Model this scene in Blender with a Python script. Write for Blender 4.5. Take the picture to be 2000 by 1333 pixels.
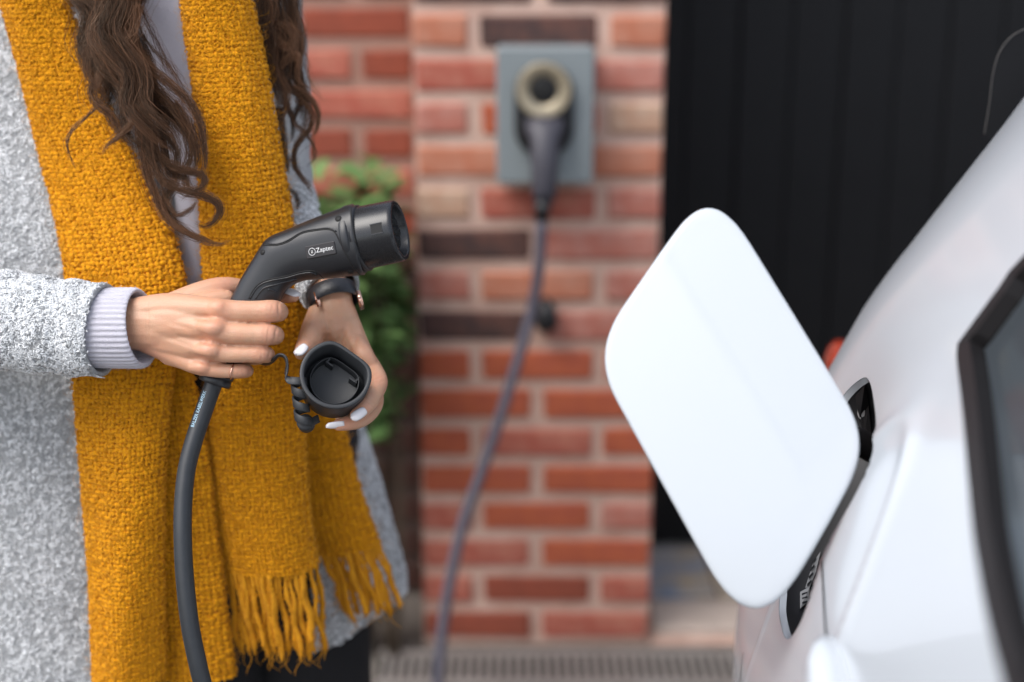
import bpy, bmesh, math, random
import numpy as np
from mathutils import Vector, Matrix
from mathutils.bvhtree import BVHTree
from math import radians, pi, sin, cos

random.seed(7); RNG = np.random.default_rng(7)
for o in list(bpy.data.objects): bpy.data.objects.remove(o)
scene = bpy.context.scene
COL = scene.collection

# ------------------------------------------------------------------ camera
CAMH, PITCH, FPX = 1.335, radians(16.0), 2000*50/36
cam = bpy.data.cameras.new('camera'); camo = bpy.data.objects.new('camera', cam); COL.objects.link(camo)
camo.location = (0, 0, CAMH); camo.rotation_euler = (radians(90) - PITCH, 0, 0)
cam.sensor_width = 36; cam.lens = 50; cam.sensor_fit = 'HORIZONTAL'
cam.clip_start = 0.05; cam.clip_end = 500
cam.dof.use_dof = True; cam.dof.focus_distance = 1.255; cam.dof.aperture_fstop = 2.05
cam.dof.aperture_blades = 0
scene.camera = camo
# ------------------------------------------------------------------ sky, sun, exposure
SUN_EL, SUN_AZ = radians(56), radians(232)      # azimuth measured clockwise from +Y (behind the camera, a little left)
w = bpy.data.worlds.new('World'); scene.world = w; w.use_nodes = True
nt = w.node_tree; nt.nodes.clear()
sky = nt.nodes.new('ShaderNodeTexSky'); sky.sky_type = 'NISHITA'; sky.sun_disc = False
sky.sun_elevation = SUN_EL; sky.sun_rotation = SUN_AZ; sky.air_density = 1.0; sky.dust_density = 3.0; sky.ozone_density = 1.0
hs = nt.nodes.new('ShaderNodeHueSaturation'); hs.inputs['Saturation'].default_value = 0.50
bg = nt.nodes.new('ShaderNodeBackground'); bg.inputs['Strength'].default_value = 0.15
wo = nt.nodes.new('ShaderNodeOutputWorld')
nt.links.new(sky.outputs[0], hs.inputs['Color']); nt.links.new(hs.outputs[0], bg.inputs[0]); nt.links.new(bg.outputs[0], wo.inputs[0])
sl = bpy.data.lights.new('sun', 'SUN'); sl.energy = 0.95; sl.angle = radians(40); sl.color = (1.0, 0.975, 0.94)
so = bpy.data.objects.new('sun', sl); COL.objects.link(so)
sd = Vector((sin(SUN_AZ)*cos(SUN_EL), cos(SUN_AZ)*cos(SUN_EL), sin(SUN_EL)))
so.rotation_euler = (-sd).to_track_quat('-Z', 'Y').to_euler()
so.location = sd*6
vs = scene.view_settings
scene.display_settings.display_device = 'sRGB'
vs.view_transform = 'Standard'; vs.look = 'None'; vs.gamma = 1; vs.use_curve_mapping = False
vs.exposure = 0.98
scene.cycles.use_denoising = True
scene.cycles.max_bounces = 8

# ------------------------------------------------------------------ helpers
C0 = np.array([0, 0, CAMH])
cP, sP = cos(PITCH), sin(PITCH)
FWD = np.array([0, cP, -sP]); UP = np.array([0, sP, cP]); RT = np.array([1.0, 0, 0])
def ray(px, py):
    x = (px-1000)/FPX; y = -(py-666.5)/FPX
    return np.array([x, cP+sP*y, -sP+cP*y])
def Pd(px, py, d): return C0 + ray(px, py)*d            # a point seen at a pixel, d metres along the lens axis
def PY(px, py, Y):
    r = ray(px, py); return C0 + r*(Y/r[1])             # a point at world depth Y
def PZ(px, py, z):
    r = ray(px, py); return C0 + r*((z-CAMH)/r[2])
def proj(P):
    v = np.asarray(P) - C0
    d = v@FWD
    return 1000+FPX*(v@RT)/d, 666.5-FPX*(v@UP)/d, d
def nrm(v):
    v = np.asarray(v, float); return v/max(1e-12, np.linalg.norm(v))

def link(o, parent=None):
    COL.objects.link(o)
    if parent is not None: o.parent = parent
    return o
def mesh_obj(name, V, Fc, mat=None, parent=None, smooth=True, attr=None):
    me = bpy.data.meshes.new(name)
    if isinstance(Fc, np.ndarray):
        V = np.asarray(V, np.float32)
        n, k = Fc.shape
        me.vertices.add(len(V)); me.vertices.foreach_set('co', V.ravel())
        me.loops.add(n*k); me.loops.foreach_set('vertex_index', Fc.astype(np.int32).ravel())
        me.polygons.add(n); me.polygons.foreach_set('loop_start', (np.arange(n)*k).astype(np.int32))
        me.polygons.foreach_set('loop_total', np.full(n, k, np.int32))
        me.update(calc_edges=True)
    else:
        me.from_pydata([tuple(map(float, v)) for v in V], [], Fc); me.update()
    if smooth: me.polygons.foreach_set('use_smooth', np.ones(len(me.polygons), bool))
    if attr is not None:
        a = me.attributes.new('tint', 'FLOAT', 'POINT'); a.data.foreach_set('value', np.asarray(attr, np.float32))
    if mat is not None: me.materials.append(mat)
    return link(bpy.data.objects.new(name, me), parent)
def empty(name, loc=(0, 0, 0), label=None, cat=None, group=None):
    o = bpy.data.objects.new(name, None); COL.objects.link(o); o.empty_display_size = .05
    # children keep world coordinates: the empty stays at the origin unless asked
    o.location = loc
    tag(o, label, cat, group); return o
def tag(o, label=None, cat=None, group=None, kind=None):
    if label: o['label'] = label
    if cat: o['category'] = cat
    if group: o['group'] = group
    if kind: o['kind'] = kind
    return o
def adopt(o, root):
    o.parent = root; o.matrix_parent_inverse = Matrix.Translation(root.location).inverted(); return o

class MB:
    """collects pieces of one mesh"""
    def __init__(s): s.V = []; s.F = []
    def add(s, V, Fc):
        b = len(s.V); s.V += [tuple(map(float, v)) for v in V]; s.F += [tuple(int(i)+b for i in f) for f in Fc]; return s
    def build(s, name, mat, parent=None, smooth=True):
        o = mesh_obj(name, s.V, s.F, mat, None, smooth)
        if parent is not None: adopt(o, parent)
        return o
def spline(pts, n, ts=None):
    """Catmull-Rom through pts (k,dim) sampled n times"""
    P = np.asarray(pts, float); k = len(P)
    if ts is None: ts = np.linspace(0, 1, n)
    x = np.asarray(ts)*(k-1); i = np.clip(np.floor(x).astype(int), 0, k-2); f = (x-i)[:, None]
    E = np.vstack([2*P[0]-P[1], P, 2*P[-1]-P[-2]])
    p0, p1, p2, p3 = E[i], E[i+1], E[i+2], E[i+3]
    return 0.5*((2*p1)+(-p0+p2)*f+(2*p0-5*p1+4*p2-p3)*f**2+(-p0+3*p1-3*p2+p3)*f**3)
def arcspline(pts, n):
    """spline re-sampled at equal arc length"""
    Q = spline(pts, n*8); L = np.r_[0, np.cumsum(np.linalg.norm(np.diff(Q[:, :3], axis=0), axis=1))]
    t = np.linspace(0, L[-1], n)
    return np.stack([np.interp(t, L, Q[:, j]) for j in range(Q.shape[1])], 1)
def linres(Q, n):
    L = np.r_[0, np.cumsum(np.linalg.norm(np.diff(Q, axis=0), axis=1))]; t = np.linspace(0, L[-1], n)
    return np.stack([np.interp(t, L, Q[:, j]) for j in range(Q.shape[1])], 1)
def frames(Q, up=None):
    T = np.gradient(Q, axis=0); T /= np.linalg.norm(T, axis=1)[:, None]+1e-12
    a = np.asarray(up if up is not None else (0.13, -0.9, 0.4), float)
    A = []; 
    for t in T:
        v = a - t*(a@t)
        if np.linalg.norm(v) < 1e-4: v = np.cross(t, (1, 0, 0))
        v = nrm(v); A.append(v)
        if up is None: a = v
    A = np.array(A); B = np.cross(T, A)
    return T, A, B
def tube_vf(Q, R, seg=12, cap=True, ra=None, up=None, rib=None):
    """tube along Q; R radius (scalar or list); ra = second radius for an oval section"""
    Q = np.asarray(Q, float); n = len(Q)
    R = np.broadcast_to(np.asarray(R, float), (n,)); RA = R if ra is None else np.broadcast_to(np.asarray(ra, float), (n,))
    T, A, B = frames(Q, up)
    al = np.arange(seg)*2*pi/seg
    k = np.ones(seg) if rib is None else rib(al)
    V = Q[:, None]+(R[:, None]*(np.cos(al)*k)[None])[..., None]*A[:, None]+(RA[:, None]*(np.sin(al)*k)[None])[..., None]*B[:, None]
    V = list(V.reshape(-1, 3)); Fc = []
    for i in range(n-1):
        for j in range(seg):
            j2 = (j+1) % seg
            Fc.append((i*seg+j, i*seg+j2, (i+1)*seg+j2, (i+1)*seg+j))
    if cap:
        Fc.append(tuple(range(seg))[::-1]); Fc.append(tuple((n-1)*seg+j for j in range(seg)))
    return V, Fc
def loft_vf(rings, cap=True, closed=True):
    n, m = len(rings), len(rings[0]); V = [p for r in rings for p in r]; Fc = []
    for i in range(n-1):
        for j in range(m if closed else m-1):
            j2 = (j+1) % m
            Fc.append((i*m+j, i*m+j2, (i+1)*m+j2, (i+1)*m+j))
    if cap: Fc.append(tuple(range(m))[::-1]); Fc.append(tuple((n-1)*m+j for j in range(m)))
    return V, Fc
def capsule_vf(pts, radii, seg=14, flat=1.0, up=None, n=None):
    """closed tapered chain with round ends"""
    Q = np.column_stack([np.asarray(pts, float), np.asarray(radii, float)])
    n = n or max(10, 6*len(pts)); Q = arcspline(Q, n)
    T, A, B = frames(Q[:, :3], up)
    al = np.arange(seg)*2*pi/seg; rings = []
    for k in (0.08, 0.35, 0.62, 0.85):
        r = Q[0, 3]; h = math.sqrt(1-k*k); rings.append(Q[0, :3]-T[0]*r*h+r*k*(np.cos(al)[:, None]*A[0]*flat+np.sin(al)[:, None]*B[0]))
    for i in range(n): rings.append(Q[i, :3]+Q[i, 3]*(np.cos(al)[:, None]*A[i]*flat+np.sin(al)[:, None]*B[i]))
    for k in (0.85, 0.62, 0.35, 0.08):
        r = Q[-1, 3]; h = math.sqrt(1-k*k); rings.append(Q[-1, :3]+T[-1]*r*h+r*k*(np.cos(al)[:, None]*A[-1]*flat+np.sin(al)[:, None]*B[-1]))
    return loft_vf(rings)
def ellipsoid_vf(c, ax, seg=16, rings=10):
    """ax: 3 half-axis vectors"""
    ax = np.asarray(ax, float); R = []
    for i in range(rings):
        th = pi*(i+.5)/rings; al = np.arange(seg)*2*pi/seg
        R.append(np.asarray(c)+np.cos(th)*ax[2]+np.sin(th)*(np.cos(al)[:, None]*ax[0]+np.sin(al)[:, None]*ax[1]))
    return loft_vf(R)
def box_vf(c, h, ex=(1, 0, 0), ey=(0, 1, 0), ez=(0, 0, 1)):
    c = np.asarray(c, float); E = [nrm(ex)*h[0], nrm(ey)*h[1], nrm(ez)*h[2]]
    V = [c+a*E[0]+b*E[1]+d*E[2] for d in (-1, 1) for b in (-1, 1) for a in (-1, 1)]
    return V, [(0, 2, 3, 1), (4, 5, 7, 6), (0, 1, 5, 4), (2, 6, 7, 3), (0, 4, 6, 2), (1, 3, 7, 5)]
def bevel_box_mesh(name, sx, sy, sz, bev, jit=0, seed=0, seg=1):
    bm = bmesh.new(); bmesh.ops.create_cube(bm, size=1)
    for v in bm.verts: v.co.x *= sx; v.co.y *= sy; v.co.z *= sz
    r = random.Random(seed)
    for v in bm.verts: v.co += Vector((r.uniform(-jit, jit), r.uniform(-jit, jit), r.uniform(-jit, jit)))
    bmesh.ops.bevel(bm, geom=list(bm.edges), offset=bev, segments=seg, affect='EDGES', profile=.6)
    me = bpy.data.meshes.new(name); bm.to_mesh(me); bm.free(); return me
def prism_vf(front, back):
    n = len(front); V = list(front)+list(back)
    Fc = [tuple(range(n)), tuple(range(2*n-1, n-1, -1))]+[(i, n+i, n+(i+1) % n, (i+1) % n) for i in range(n)]
    return V, Fc
def text_mesh(txt, size, extrude):
    cu = bpy.data.curves.new('lettering', 'FONT'); cu.body = txt; cu.size = size; cu.extrude = extrude
    cu.align_x = 'CENTER'; cu.align_y = 'CENTER'; cu.resolution_u = 3
    o = bpy.data.objects.new('lettering', cu); COL.objects.link(o)
    dg = bpy.context.evaluated_depsgraph_get(); me = bpy.data.meshes.new_from_object(o.evaluated_get(dg))
    bpy.data.objects.remove(o); bpy.data.curves.remove(cu)
    return me

# ------------------------------------------------------------------ materials
def mat(name, col, rough=.5, metal=0, spec=.5, coat=0, sss=0, noise=None, bump=None, tint=None, sheen=0, trans=0, wear=None):
    """noise=(scale, amount, colour2)  bump=(scale, strength, distance)  tint=(colour2) by the per-strand attribute"""
    m = bpy.data.materials.new(name); m.use_nodes = True; N = m.node_tree; b = N.nodes['Principled BSDF']; L = N.links
    b.inputs['Base Color'].default_value = (*col, 1); b.inputs['Roughness'].default_value = rough
    b.inputs['Metallic'].default_value = metal; b.inputs['Specular IOR Level'].default_value = spec
    b.inputs['Coat Weight'].default_value = coat; b.inputs['Coat Roughness'].default_value = .04
    b.inputs['Sheen Weight'].default_value = sheen; b.inputs['Sheen Roughness'].default_value = .6
    b.inputs['Transmission Weight'].default_value = trans
    if sss:
        b.inputs['Subsurface Weight'].default_value = sss; b.inputs['Subsurface Radius'].default_value = (1, .35, .18); b.inputs['Subsurface Scale'].default_value = .0022
    tc = N.nodes.new('ShaderNodeTexCoord'); last = None
    if tint is not None:
        at = N.nodes.new('ShaderNodeAttribute'); at.attribute_name = 'tint'
        mx = N.nodes.new('ShaderNodeMix'); mx.data_type = 'RGBA'; mx.inputs[6].default_value = (*col, 1); mx.inputs[7].default_value = (*tint, 1)
        L.new(at.outputs['Fac'], mx.inputs[0]); last = mx.outputs[2]
    if noise:
        nz = N.nodes.new('ShaderNodeTexNoise'); nz.inputs['Scale'].default_value = noise[0]; nz.inputs['Detail'].default_value = 6; nz.inputs['Roughness'].default_value = .6
        L.new(tc.outputs['Object'], nz.inputs['Vector'])
        rp = N.nodes.new('ShaderNodeValToRGB'); rp.color_ramp.elements[0].position = .38; rp.color_ramp.elements[1].position = .66
        L.new(nz.outputs['Fac'], rp.inputs[0])
        ml = N.nodes.new('ShaderNodeMath'); ml.operation = 'MULTIPLY'; ml.inputs[1].default_value = noise[1]; L.new(rp.outputs[0], ml.inputs[0])
        mx = N.nodes.new('ShaderNodeMix'); mx.data_type = 'RGBA'; mx.inputs[7].default_value = (*noise[2], 1)
        if last is None: mx.inputs[6].default_value = (*col, 1)
        else: L.new(last, mx.inputs[6])
        L.new(ml.outputs[0], mx.inputs[0]); last = mx.outputs[2]
    if last is not None: L.new(last, b.inputs['Base Color'])
    if bump:
        nb = N.nodes.new('ShaderNodeTexNoise'); nb.inputs['Scale'].default_value = bump[0]; nb.inputs['Detail'].default_value = 5
        L.new(tc.outputs['Object'], nb.inputs['Vector'])
        bp = N.nodes.new('ShaderNodeBump'); bp.inputs['Strength'].default_value = bump[1]; bp.inputs['Distance'].default_value = bump[2]
        L.new(nb.outputs['Fac'], bp.inputs['Height']); L.new(bp.outputs[0], b.inputs['Normal'])
        if wear:
            rr = N.nodes.new('ShaderNodeMapRange'); rr.inputs['To Min'].default_value = max(.02, rough-wear); rr.inputs['To Max'].default_value = rough+wear
            L.new(nb.outputs['Fac'], rr.inputs[0]); L.new(rr.outputs[0], b.inputs['Roughness'])
    return m
M = {}
M['mortar'] = mat('mortar', (.52, .335, .265), .95, noise=(16, .8, (.64, .46, .38)), bump=(220, .6, .004))
BR = [((.44, .105, .045), (.34, .075, .045)), ((.46, .16, .09), (.52, .26, .18)), ((.37, .09, .06), (.48, .20, .14)),
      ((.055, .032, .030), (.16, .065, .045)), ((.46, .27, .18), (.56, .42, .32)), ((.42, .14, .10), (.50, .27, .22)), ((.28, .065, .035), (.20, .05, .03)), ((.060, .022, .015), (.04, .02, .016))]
for i, (a, b) in enumerate(BR): M['brick%d' % i] = mat('brick_%d' % i, a, .9, noise=(20+2*i, .7, b), bump=(180, .7, .003))
M['mortarw'] = mat('wall_mortar', (.34, .20, .155), .95, noise=(35, .6, (.40, .25, .20)), bump=(220, .6, .004))
M['mortar_shade'] = mat('shaded_mortar', (.06, .045, .04), .95, noise=(35, .6, (.09, .06, .05)))
M['door'] = mat('black_door', (.005, .0054, .0066), .6, spec=.25, noise=(9, .5, (.007, .0074, .0088)), bump=(60, .1, .002))
M['ground'] = mat('ground', (.13, .115, .10), .9, noise=(6, .6, (.09, .075, .065)), bump=(160, .6, .003))
M['kerbstone'] = mat('kerbstone', (.46, .38, .33), .9, noise=(20, .6, (.36, .30, .26)), bump=(120, .5, .003))
for i, (a, b) in enumerate([((.20, .24, .31), (.42, .32, .2)), ((.45, .36, .24), (.3, .3, .34)), ((.30, .31, .34), (.16, .19, .26)), ((.5, .42, .36), (.42, .3, .18))]):
    M['slate%d' % i] = mat('slate_%d' % i, a, .85, noise=(11, .9, b), bump=(60, .5, .004))
M['grate'] = mat('grate', (.34, .31, .29), .6, metal=.3, noise=(30, .5, (.2, .17, .15)))
M['pit'] = mat('drain_pit', (.02, .018, .016), .9)
M['leaf'] = mat('leaf', (.08, .16, .045), .6, spec=.25, noise=(14, .8, (.15, .23, .08)))
M['stem'] = mat('stem', (.08, .055, .035), .9)
M['charger'] = mat('charger_grey', (.205, .235, .245), .55, noise=(3, .3, (.22, .25, .26)))
M['dark'] = mat('dark_plastic', (.012, .012, .014), .45)
M['gold'] = mat('gold_ring', (.40, .34, .24), .4, metal=.6)
M['pale_grey_handle'] = mat('greyish_handle', (.040, .038, .050), .5)
M['cablegrey'] = mat('grey_cable', (.085, .080, .105), .5)
M['plug'] = mat('plug_plastic', (.0125, .0135, .0165), .34, spec=.5, bump=(2600, .12, .0006), noise=(60, .35, (.017, .018, .021)), wear=.08)
M['barrel'] = mat('barrel_plastic', (.0110, .0120, .0145), .27, bump=(1800, .05, .0005), wear=.06, noise=(70, .3, (.016, .017, .020)))
M['hole'] = mat('screw_hole', (.003, .003, .003), .7)
M['plate'] = mat('label_plate', (.016, .014, .016), .38)
M['print'] = mat('white_print', (.68, .68, .68), .6)
M['printblue'] = mat('pale_blue_print', (.38, .58, .72), .6)
M['cable'] = mat('black_cable', (.0135, .0165, .0205), .42, bump=(900, .15, .0006), noise=(120, .5, (.021, .024, .029)), wear=.08)
M['cap'] = mat('cap_rubber', (.020, .022, .025), .55, bump=(1500, .15, .0005), noise=(90, .3, (.026, .028, .032)))
M['skin'] = mat('skin', (.535, .315, .205), .40, spec=.45, sss=.25, tint=(.60, .275, .185), noise=(55, .6, (.57, .285, .175)), bump=(900, .55, .0007), wear=.08)
M['nail'] = mat('white_nail_polish', (.74, .72, .74), .15, coat=.6)
M['ring'] = mat('rose_gold', (.85, .52, .40), .2, metal=1)
M['strap'] = mat('black_strap', (.012, .013, .017), .4, bump=(500, .3, .001))
M['scarf'] = mat('mustard_cloth', (.52, .22, .004), .95, noise=(260, .7, (.40, .15, .003)), bump=(420, .9, .004))
M['yarn'] = mat('mustard_yarn', (.60, .255, .006), .95, tint=(.84, .43, .012), spec=.1, sheen=.05)
M['yarn2'] = mat('mustard_strand', (.66, .29, .004), .95, noise=(300, .7, (.52, .20, .003)), bump=(420, .9, .003))
M['coat'] = mat('grey_cloth', (.26, .27, .28), .95, noise=(300, .8, (.42, .43, .44)), bump=(420, .9, .003), sheen=.2)
M['coatyarn'] = mat('grey_yarn', (.36, .375, .39), .95, tint=(.88, .90, .92), spec=.1, sheen=.15)
M['sweater'] = mat('lavender_knit', (.49, .48, .54), .95, noise=(420, .6, (.50, .48, .55)), bump=(900, .6, .002), sheen=.3)
M['trouser'] = mat('black_trousers', (.008, .008, .010), .9)
M['hair'] = mat('brown_hair', (.0065, .0032, .0022), .30, spec=.40, tint=(.17, .080, .043)); M['hair'].node_tree.nodes['Principled BSDF'].inputs['Specular Tint'].default_value = (1, .72, .52, 1)
M['paint'] = mat('white_paint', (.485, .52, .56), .24, spec=.38, coat=.40, noise=(2.5, .25, (.475, .505, .54)))
M['trim'] = mat('black_trim', (.011, .010, .011), .55, spec=.3, bump=(700, .1, .0005))
M['glass'] = mat('dark_glass', (.012, .014, .014), .05, spec=.6, coat=.3)
M['winglass'] = mat('tinted_glass', (.55, .60, .60), .02, spec=.5, trans=1.0); M['winglass'].node_tree.nodes['Principled BSDF'].inputs['IOR'].default_value = 1.12
M['tail'] = mat('tail_light', (.26, .030, .014), .12, coat=.8)
M['sticker'] = mat('sticker', (.36, .36, .36), .6)
M['fin_edge'] = mat('fin_edge', (.10, .095, .09), .5)
M['tyre'] = mat('tyre', (.012, .012, .012), .85)
M['rim'] = mat('wheel_rim', (.35, .35, .36), .3, metal=.9)
M['seat'] = mat('interior_trim', (.16, .085, .05), .8)

# ------------------------------------------------------------------ setting
def sheet(name, x0, x1, y0, y1, z, m, thick=.0):
    o = mesh_obj(name, [(x0, y0, z), (x1, y0, z), (x1, y1, z), (x0, y1, z)], [(0, 1, 2, 3)], m, smooth=False)
    return o
g = sheet('ground', -60, 60, -60, 60, 0, M['ground']); tag(g, kind='structure')

PILX0, PILX1, PILY = -0.1745, 0.2685, 2.50
full = [bevel_box_mesh('brick', .203, .1025, .0535, .005, .0015, i) for i in range(3)]
half = [bevel_box_mesh('brick', .0935, .1025, .0535, .005, .0015, 10+i) for i in range(3)]
def brick(parent, meshes, x, y, z, mi):
    me = random.choice(meshes)
    o = bpy.data.objects.new('brick', me); link(o, parent)
    o.location = (x+random.uniform(-.001, .001), y+random.uniform(-.0015, .0015), z+random.uniform(-.001, .001))
    o.rotation_euler = (0, random.uniform(-.004, .004), random.uniform(-.006, .006))
    if not me.materials: me.materials.append(M['brick0'])
    o.material_slots[0].link = 'OBJECT'; o.material_slots[0].material = M['brick%d' % mi]
    return o
pil = empty('brick_pillar', (0, 0, 0), 'red brick pillar with pale mortar carrying the grey wall charger', 'pillar')
mesh_obj('mortar', *box_vf(((PILX0+PILX1)/2, PILY+.22, 1.05), ((PILX1-PILX0)/2-.004, .2135, 1.05)), M['mortar'], pil, False)
PITCHZ = .0752
rowcol = {  # measured from the ground course upward: colours seen in the photograph
    0: [5, 5], 1: [6, 2], 2: [2, 6, 2], 3: [2, 0], 4: [2, 0, 5], 5: [0, 0], 6: [0, 2, 0], 7: [0, 0], 8: [0, 0, 5], 9: [3, 5],
    10: [5, 1, 5], 11: [3, 5], 12: [4, 2, 5], 13: [1, 1], 14: [5, 0, 4], 15: [2, 5], 16: [1, 3, 1], 17: [3, 3], 18: [2, 0, 5], 19: [0, 6], 20: [2, 2, 0], 21: [0, 5], 22: [1, 2, 0], 23: [0, 0], 24: [2, 0, 2], 25: [1, 0], 26: [0, 2, 5], 27: [0, 2]}
rowcol = {k-1: v for k, v in rowcol.items()}; rowcol[27] = [0, 2, 5]
Z0 = .012
for r in range(28):
    z = Z0+.0325+r*PITCHZ
    cc = rowcol[r]
    if r % 2: cc = (cc+[0])[:2] if len(cc) == 2 else cc
    if len(cc) == 2:
        xs = [(PILX0+.1075, full), (PILX0+.1075+.228, full)]
    else:
        xs = [(PILX0+.05125, half), ((PILX0+PILX1)/2, full), (PILX1-.05125, half)]
    for (x, ms), c in zip(xs, cc): brick(pil, ms, x, PILY+.0512, z, c)
# left wall set back behind the pillar
WY = 2.72
wall = empty('brick_wall', (0, 0, 0), 'dark red brick wall set back behind the shrub', 'wall')
mesh_obj('mortar', *box_vf((-1.1, WY+.06, 1.40), (.92, .053, .70)), M['mortarw'], wall, False)
mesh_obj('mortar', *box_vf((-1.1, WY+.0605, .35), (.92, .053, .35)), M['mortar_shade'], wall, False)  # shade on the lower wall, put into this block's dark mortar colour
wr = random.Random(3)
far = MB()
for r in range(28):
    z = Z0+.0325+r*PITCHZ
    x = -.185-(.1075 if r % 2 else .05125)
    first = True
    while x > -2.0:
        ishalf = (first and r % 2 == 0)
        ms = half if ishalf else full
        c = wr.choice([2, 6, 6, 6, 7, 6, 2]) if r > 9 else 7  # lower courses: the shade there is painted in as near-black brick colour
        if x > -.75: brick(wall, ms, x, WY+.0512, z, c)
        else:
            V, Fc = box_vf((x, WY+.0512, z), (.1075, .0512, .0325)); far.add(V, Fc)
        x -= (.05125+.0115+.1075) if ishalf else .2265
        first = False
fb = far.build('bricks', M['brick2'], wall, False); tag(fb, kind='stuff')

# garage door of vertical black boards
gd = empty('garage_door', (0, 0, 0), 'black garage door of vertical boards between pillar and white car', 'garage door')
GY = 2.92
bm_ = bevel_box_mesh('board', .1056, .03, 2.16, .004, 0)
bm_.materials.append(M['door'])
for i in range(24):
    o = link(bpy.data.objects.new('board', bm_), gd); o.location = (.30+i*.106, GY+.015+(.003 if i % 2 else 0), 1.105)
mesh_obj('door_backing', *box_vf((1.55, GY+.05, 1.1), (1.35, .012, 1.08)), M['door'], gd, False)

# threshold paving in front of the door
pv = mesh_obj('paving', *box_vf((1.35, 2.70, .002), (1.08, .2, .004)), M['mortar'], None, False); tag(pv, kind='structure')
x = .275; k = 0
while x < 2.3:
    wd = random.choice([.15, .19, .24]); 
    me = bevel_box_mesh('slab', wd-.008, .235, .03, .004, .002, k); me.materials.append(M['slate%d' % [0, 1, 2, 3, 0, 2][k % 6]])
    o = link(bpy.data.objects.new('slab', me), pv); o.location = (x+wd/2, 2.785, .012); x += wd; k += 1
x = .275
while x < 2.3:
    me = bevel_box_mesh('kerbstone', .442, .125, .026, .005, .001, k); me.materials.append(M['kerbstone'])
    o = link(bpy.data.objects.new('kerbstone', me), pv); o.location = (x+.225, 2.59, .010); x += .45; k += 1

# channel drain
dr = empty('drain_channel', (0, 0, 0), 'slotted metal channel drain in the ground before the brick pillar', 'drain')
mesh_obj('channel', *box_vf((.55, 2.40, .003), (.80, .052, .001)), M['pit'], dr, False)
mesh_obj('frame_bar', *box_vf((.55, 2.455, .006), (.80, .007, .006)), M['grate'], dr, False)
mesh_obj('frame_bar', *box_vf((.55, 2.345, .006), (.80, .007, .006)), M['grate'], dr, False)
sm = bevel_box_mesh('slat', .0085, .100, .009, .0015); sm.materials.append(M['grate'])
for i in range(86):
    o = link(bpy.data.objects.new('slat', sm), dr); o.location = (-.235+i*.0183, 2.40, .0065)

# shrub between the person and the wall
sh = empty('shrub', (-.27, 2.36, 0), 'leafy green shrub growing against the wall beside the pillar', 'shrub')
mb = MB(); sm_ = MB(); rr = random.Random(5)
for i in range(26):
    bx, by = -.30+rr.uniform(-.10, .10), 2.48+rr.uniform(-.06, .06)
    tx, ty, tz = -.25+rr.gauss(0, .08), 2.45+rr.gauss(0, .08), rr.uniform(.62, .90)
    if i > 20: tx, tz = -.35+rr.uniform(-.03, .02), rr.uniform(.79, .86)
    tx = min(tx, -.215)
    Q = spline([(bx, by, 0), (bx*.6+tx*.4+rr.uniform(-.03, .03), by, tz*.5), (tx, ty, tz)], 10)
    V, Fc = tube_vf(Q, np.linspace(.006, .002, 10), 6); sm_.add(V, Fc)
    for k in range(44):
        t = rr.uniform(.70, 1.0); p = Q[min(9, int(t*9.99))]+np.array([rr.gauss(0, .035), rr.gauss(0, .035), rr.gauss(0, .035)])
        if p[0] > -.215: p[0] = -.215-rr.uniform(0, .05)
        a = rr.uniform(0, 2*pi); e = rr.uniform(-.5, .7)
        dv = np.array([cos(a)*cos(e), sin(a)*cos(e), sin(e)]); sv = nrm(np.cross(dv, (rr.uniform(-.4, .4), rr.uniform(-.4, .4), 1))); nv = np.cross(sv, dv)
        L_ = rr.uniform(.035, .07); W_ = L_*.30
        V = [p, p+dv*L_*.35+sv*W_+nv*W_*.3, p+dv*L_*.45-nv*.001, p+dv*L_*.35-sv*W_+nv*W_*.3, p+dv*L_*.75+sv*W_*.7+nv*W_*.1, p+dv*L_*.75-sv*W_*.7+nv*W_*.1, p+dv*L_-nv*W_*.4]
        mb.add(V, [(0, 1, 2), (0, 2, 3), (2, 1, 4, 6), (2, 6, 5, 3)])
sm_.build('stems', M['stem'], sh); mb.build('foliage', M['leaf'], sh)

# ------------------------------------------------------------------ wall charger, docked plug and cable
ch = empty('wall_charger', (0, 0, 0), 'grey rectangular wall charger with gold ring mounted on the brick pillar', 'charger')
CY = 2.425
def rrect(x0, x1, z0, z1, r, y, n=6):
    P = []
    for cx, cz, a0 in ((x1-r, z1-r, 0), (x0+r, z1-r, 90), (x0+r, z0+r, 180), (x1-r, z0+r, 270)):
        for i in range(n+1):
            a = radians(a0+90*i/n); P.append((cx+r*cos(a), y, cz+r*sin(a)))
    return np.array(P)
a, b = PY(969, 94, CY), PY(1158, 360, CY)
rings = [rrect(a[0], b[0], b[2], a[2], .008, PILY+.005), rrect(a[0], b[0], b[2], a[2], .008, CY+.004), rrect(a[0]+.003, b[0]-.003, b[2]+.003, a[2]-.003, .006, CY)]
V, Fc = loft_vf(rings[::-1]); MB().add(V, Fc).build('back_plate', M['charger'], ch, False)
cx, zt, zb = PY(1063, 121, CY)[0], PY(1063, 121, CY)[2], PY(1063, 305, CY)[2]
hw = .050
rings = [rrect(cx-hw, cx+hw, zb, zt, hw*.98, CY+.004, 10), rrect(cx-hw, cx+hw, zb, zt, hw*.98, CY-.012, 10), rrect(cx-hw+.004, cx+hw-.004, zb+.004, zt-.004, hw*.9, CY-.015, 10)]
V, Fc = loft_vf(rings[::-1]); MB().add(V, Fc).build('socket_housing', M['dark'], ch)
rc = PY(1062, 177, CY-.02)
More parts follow.
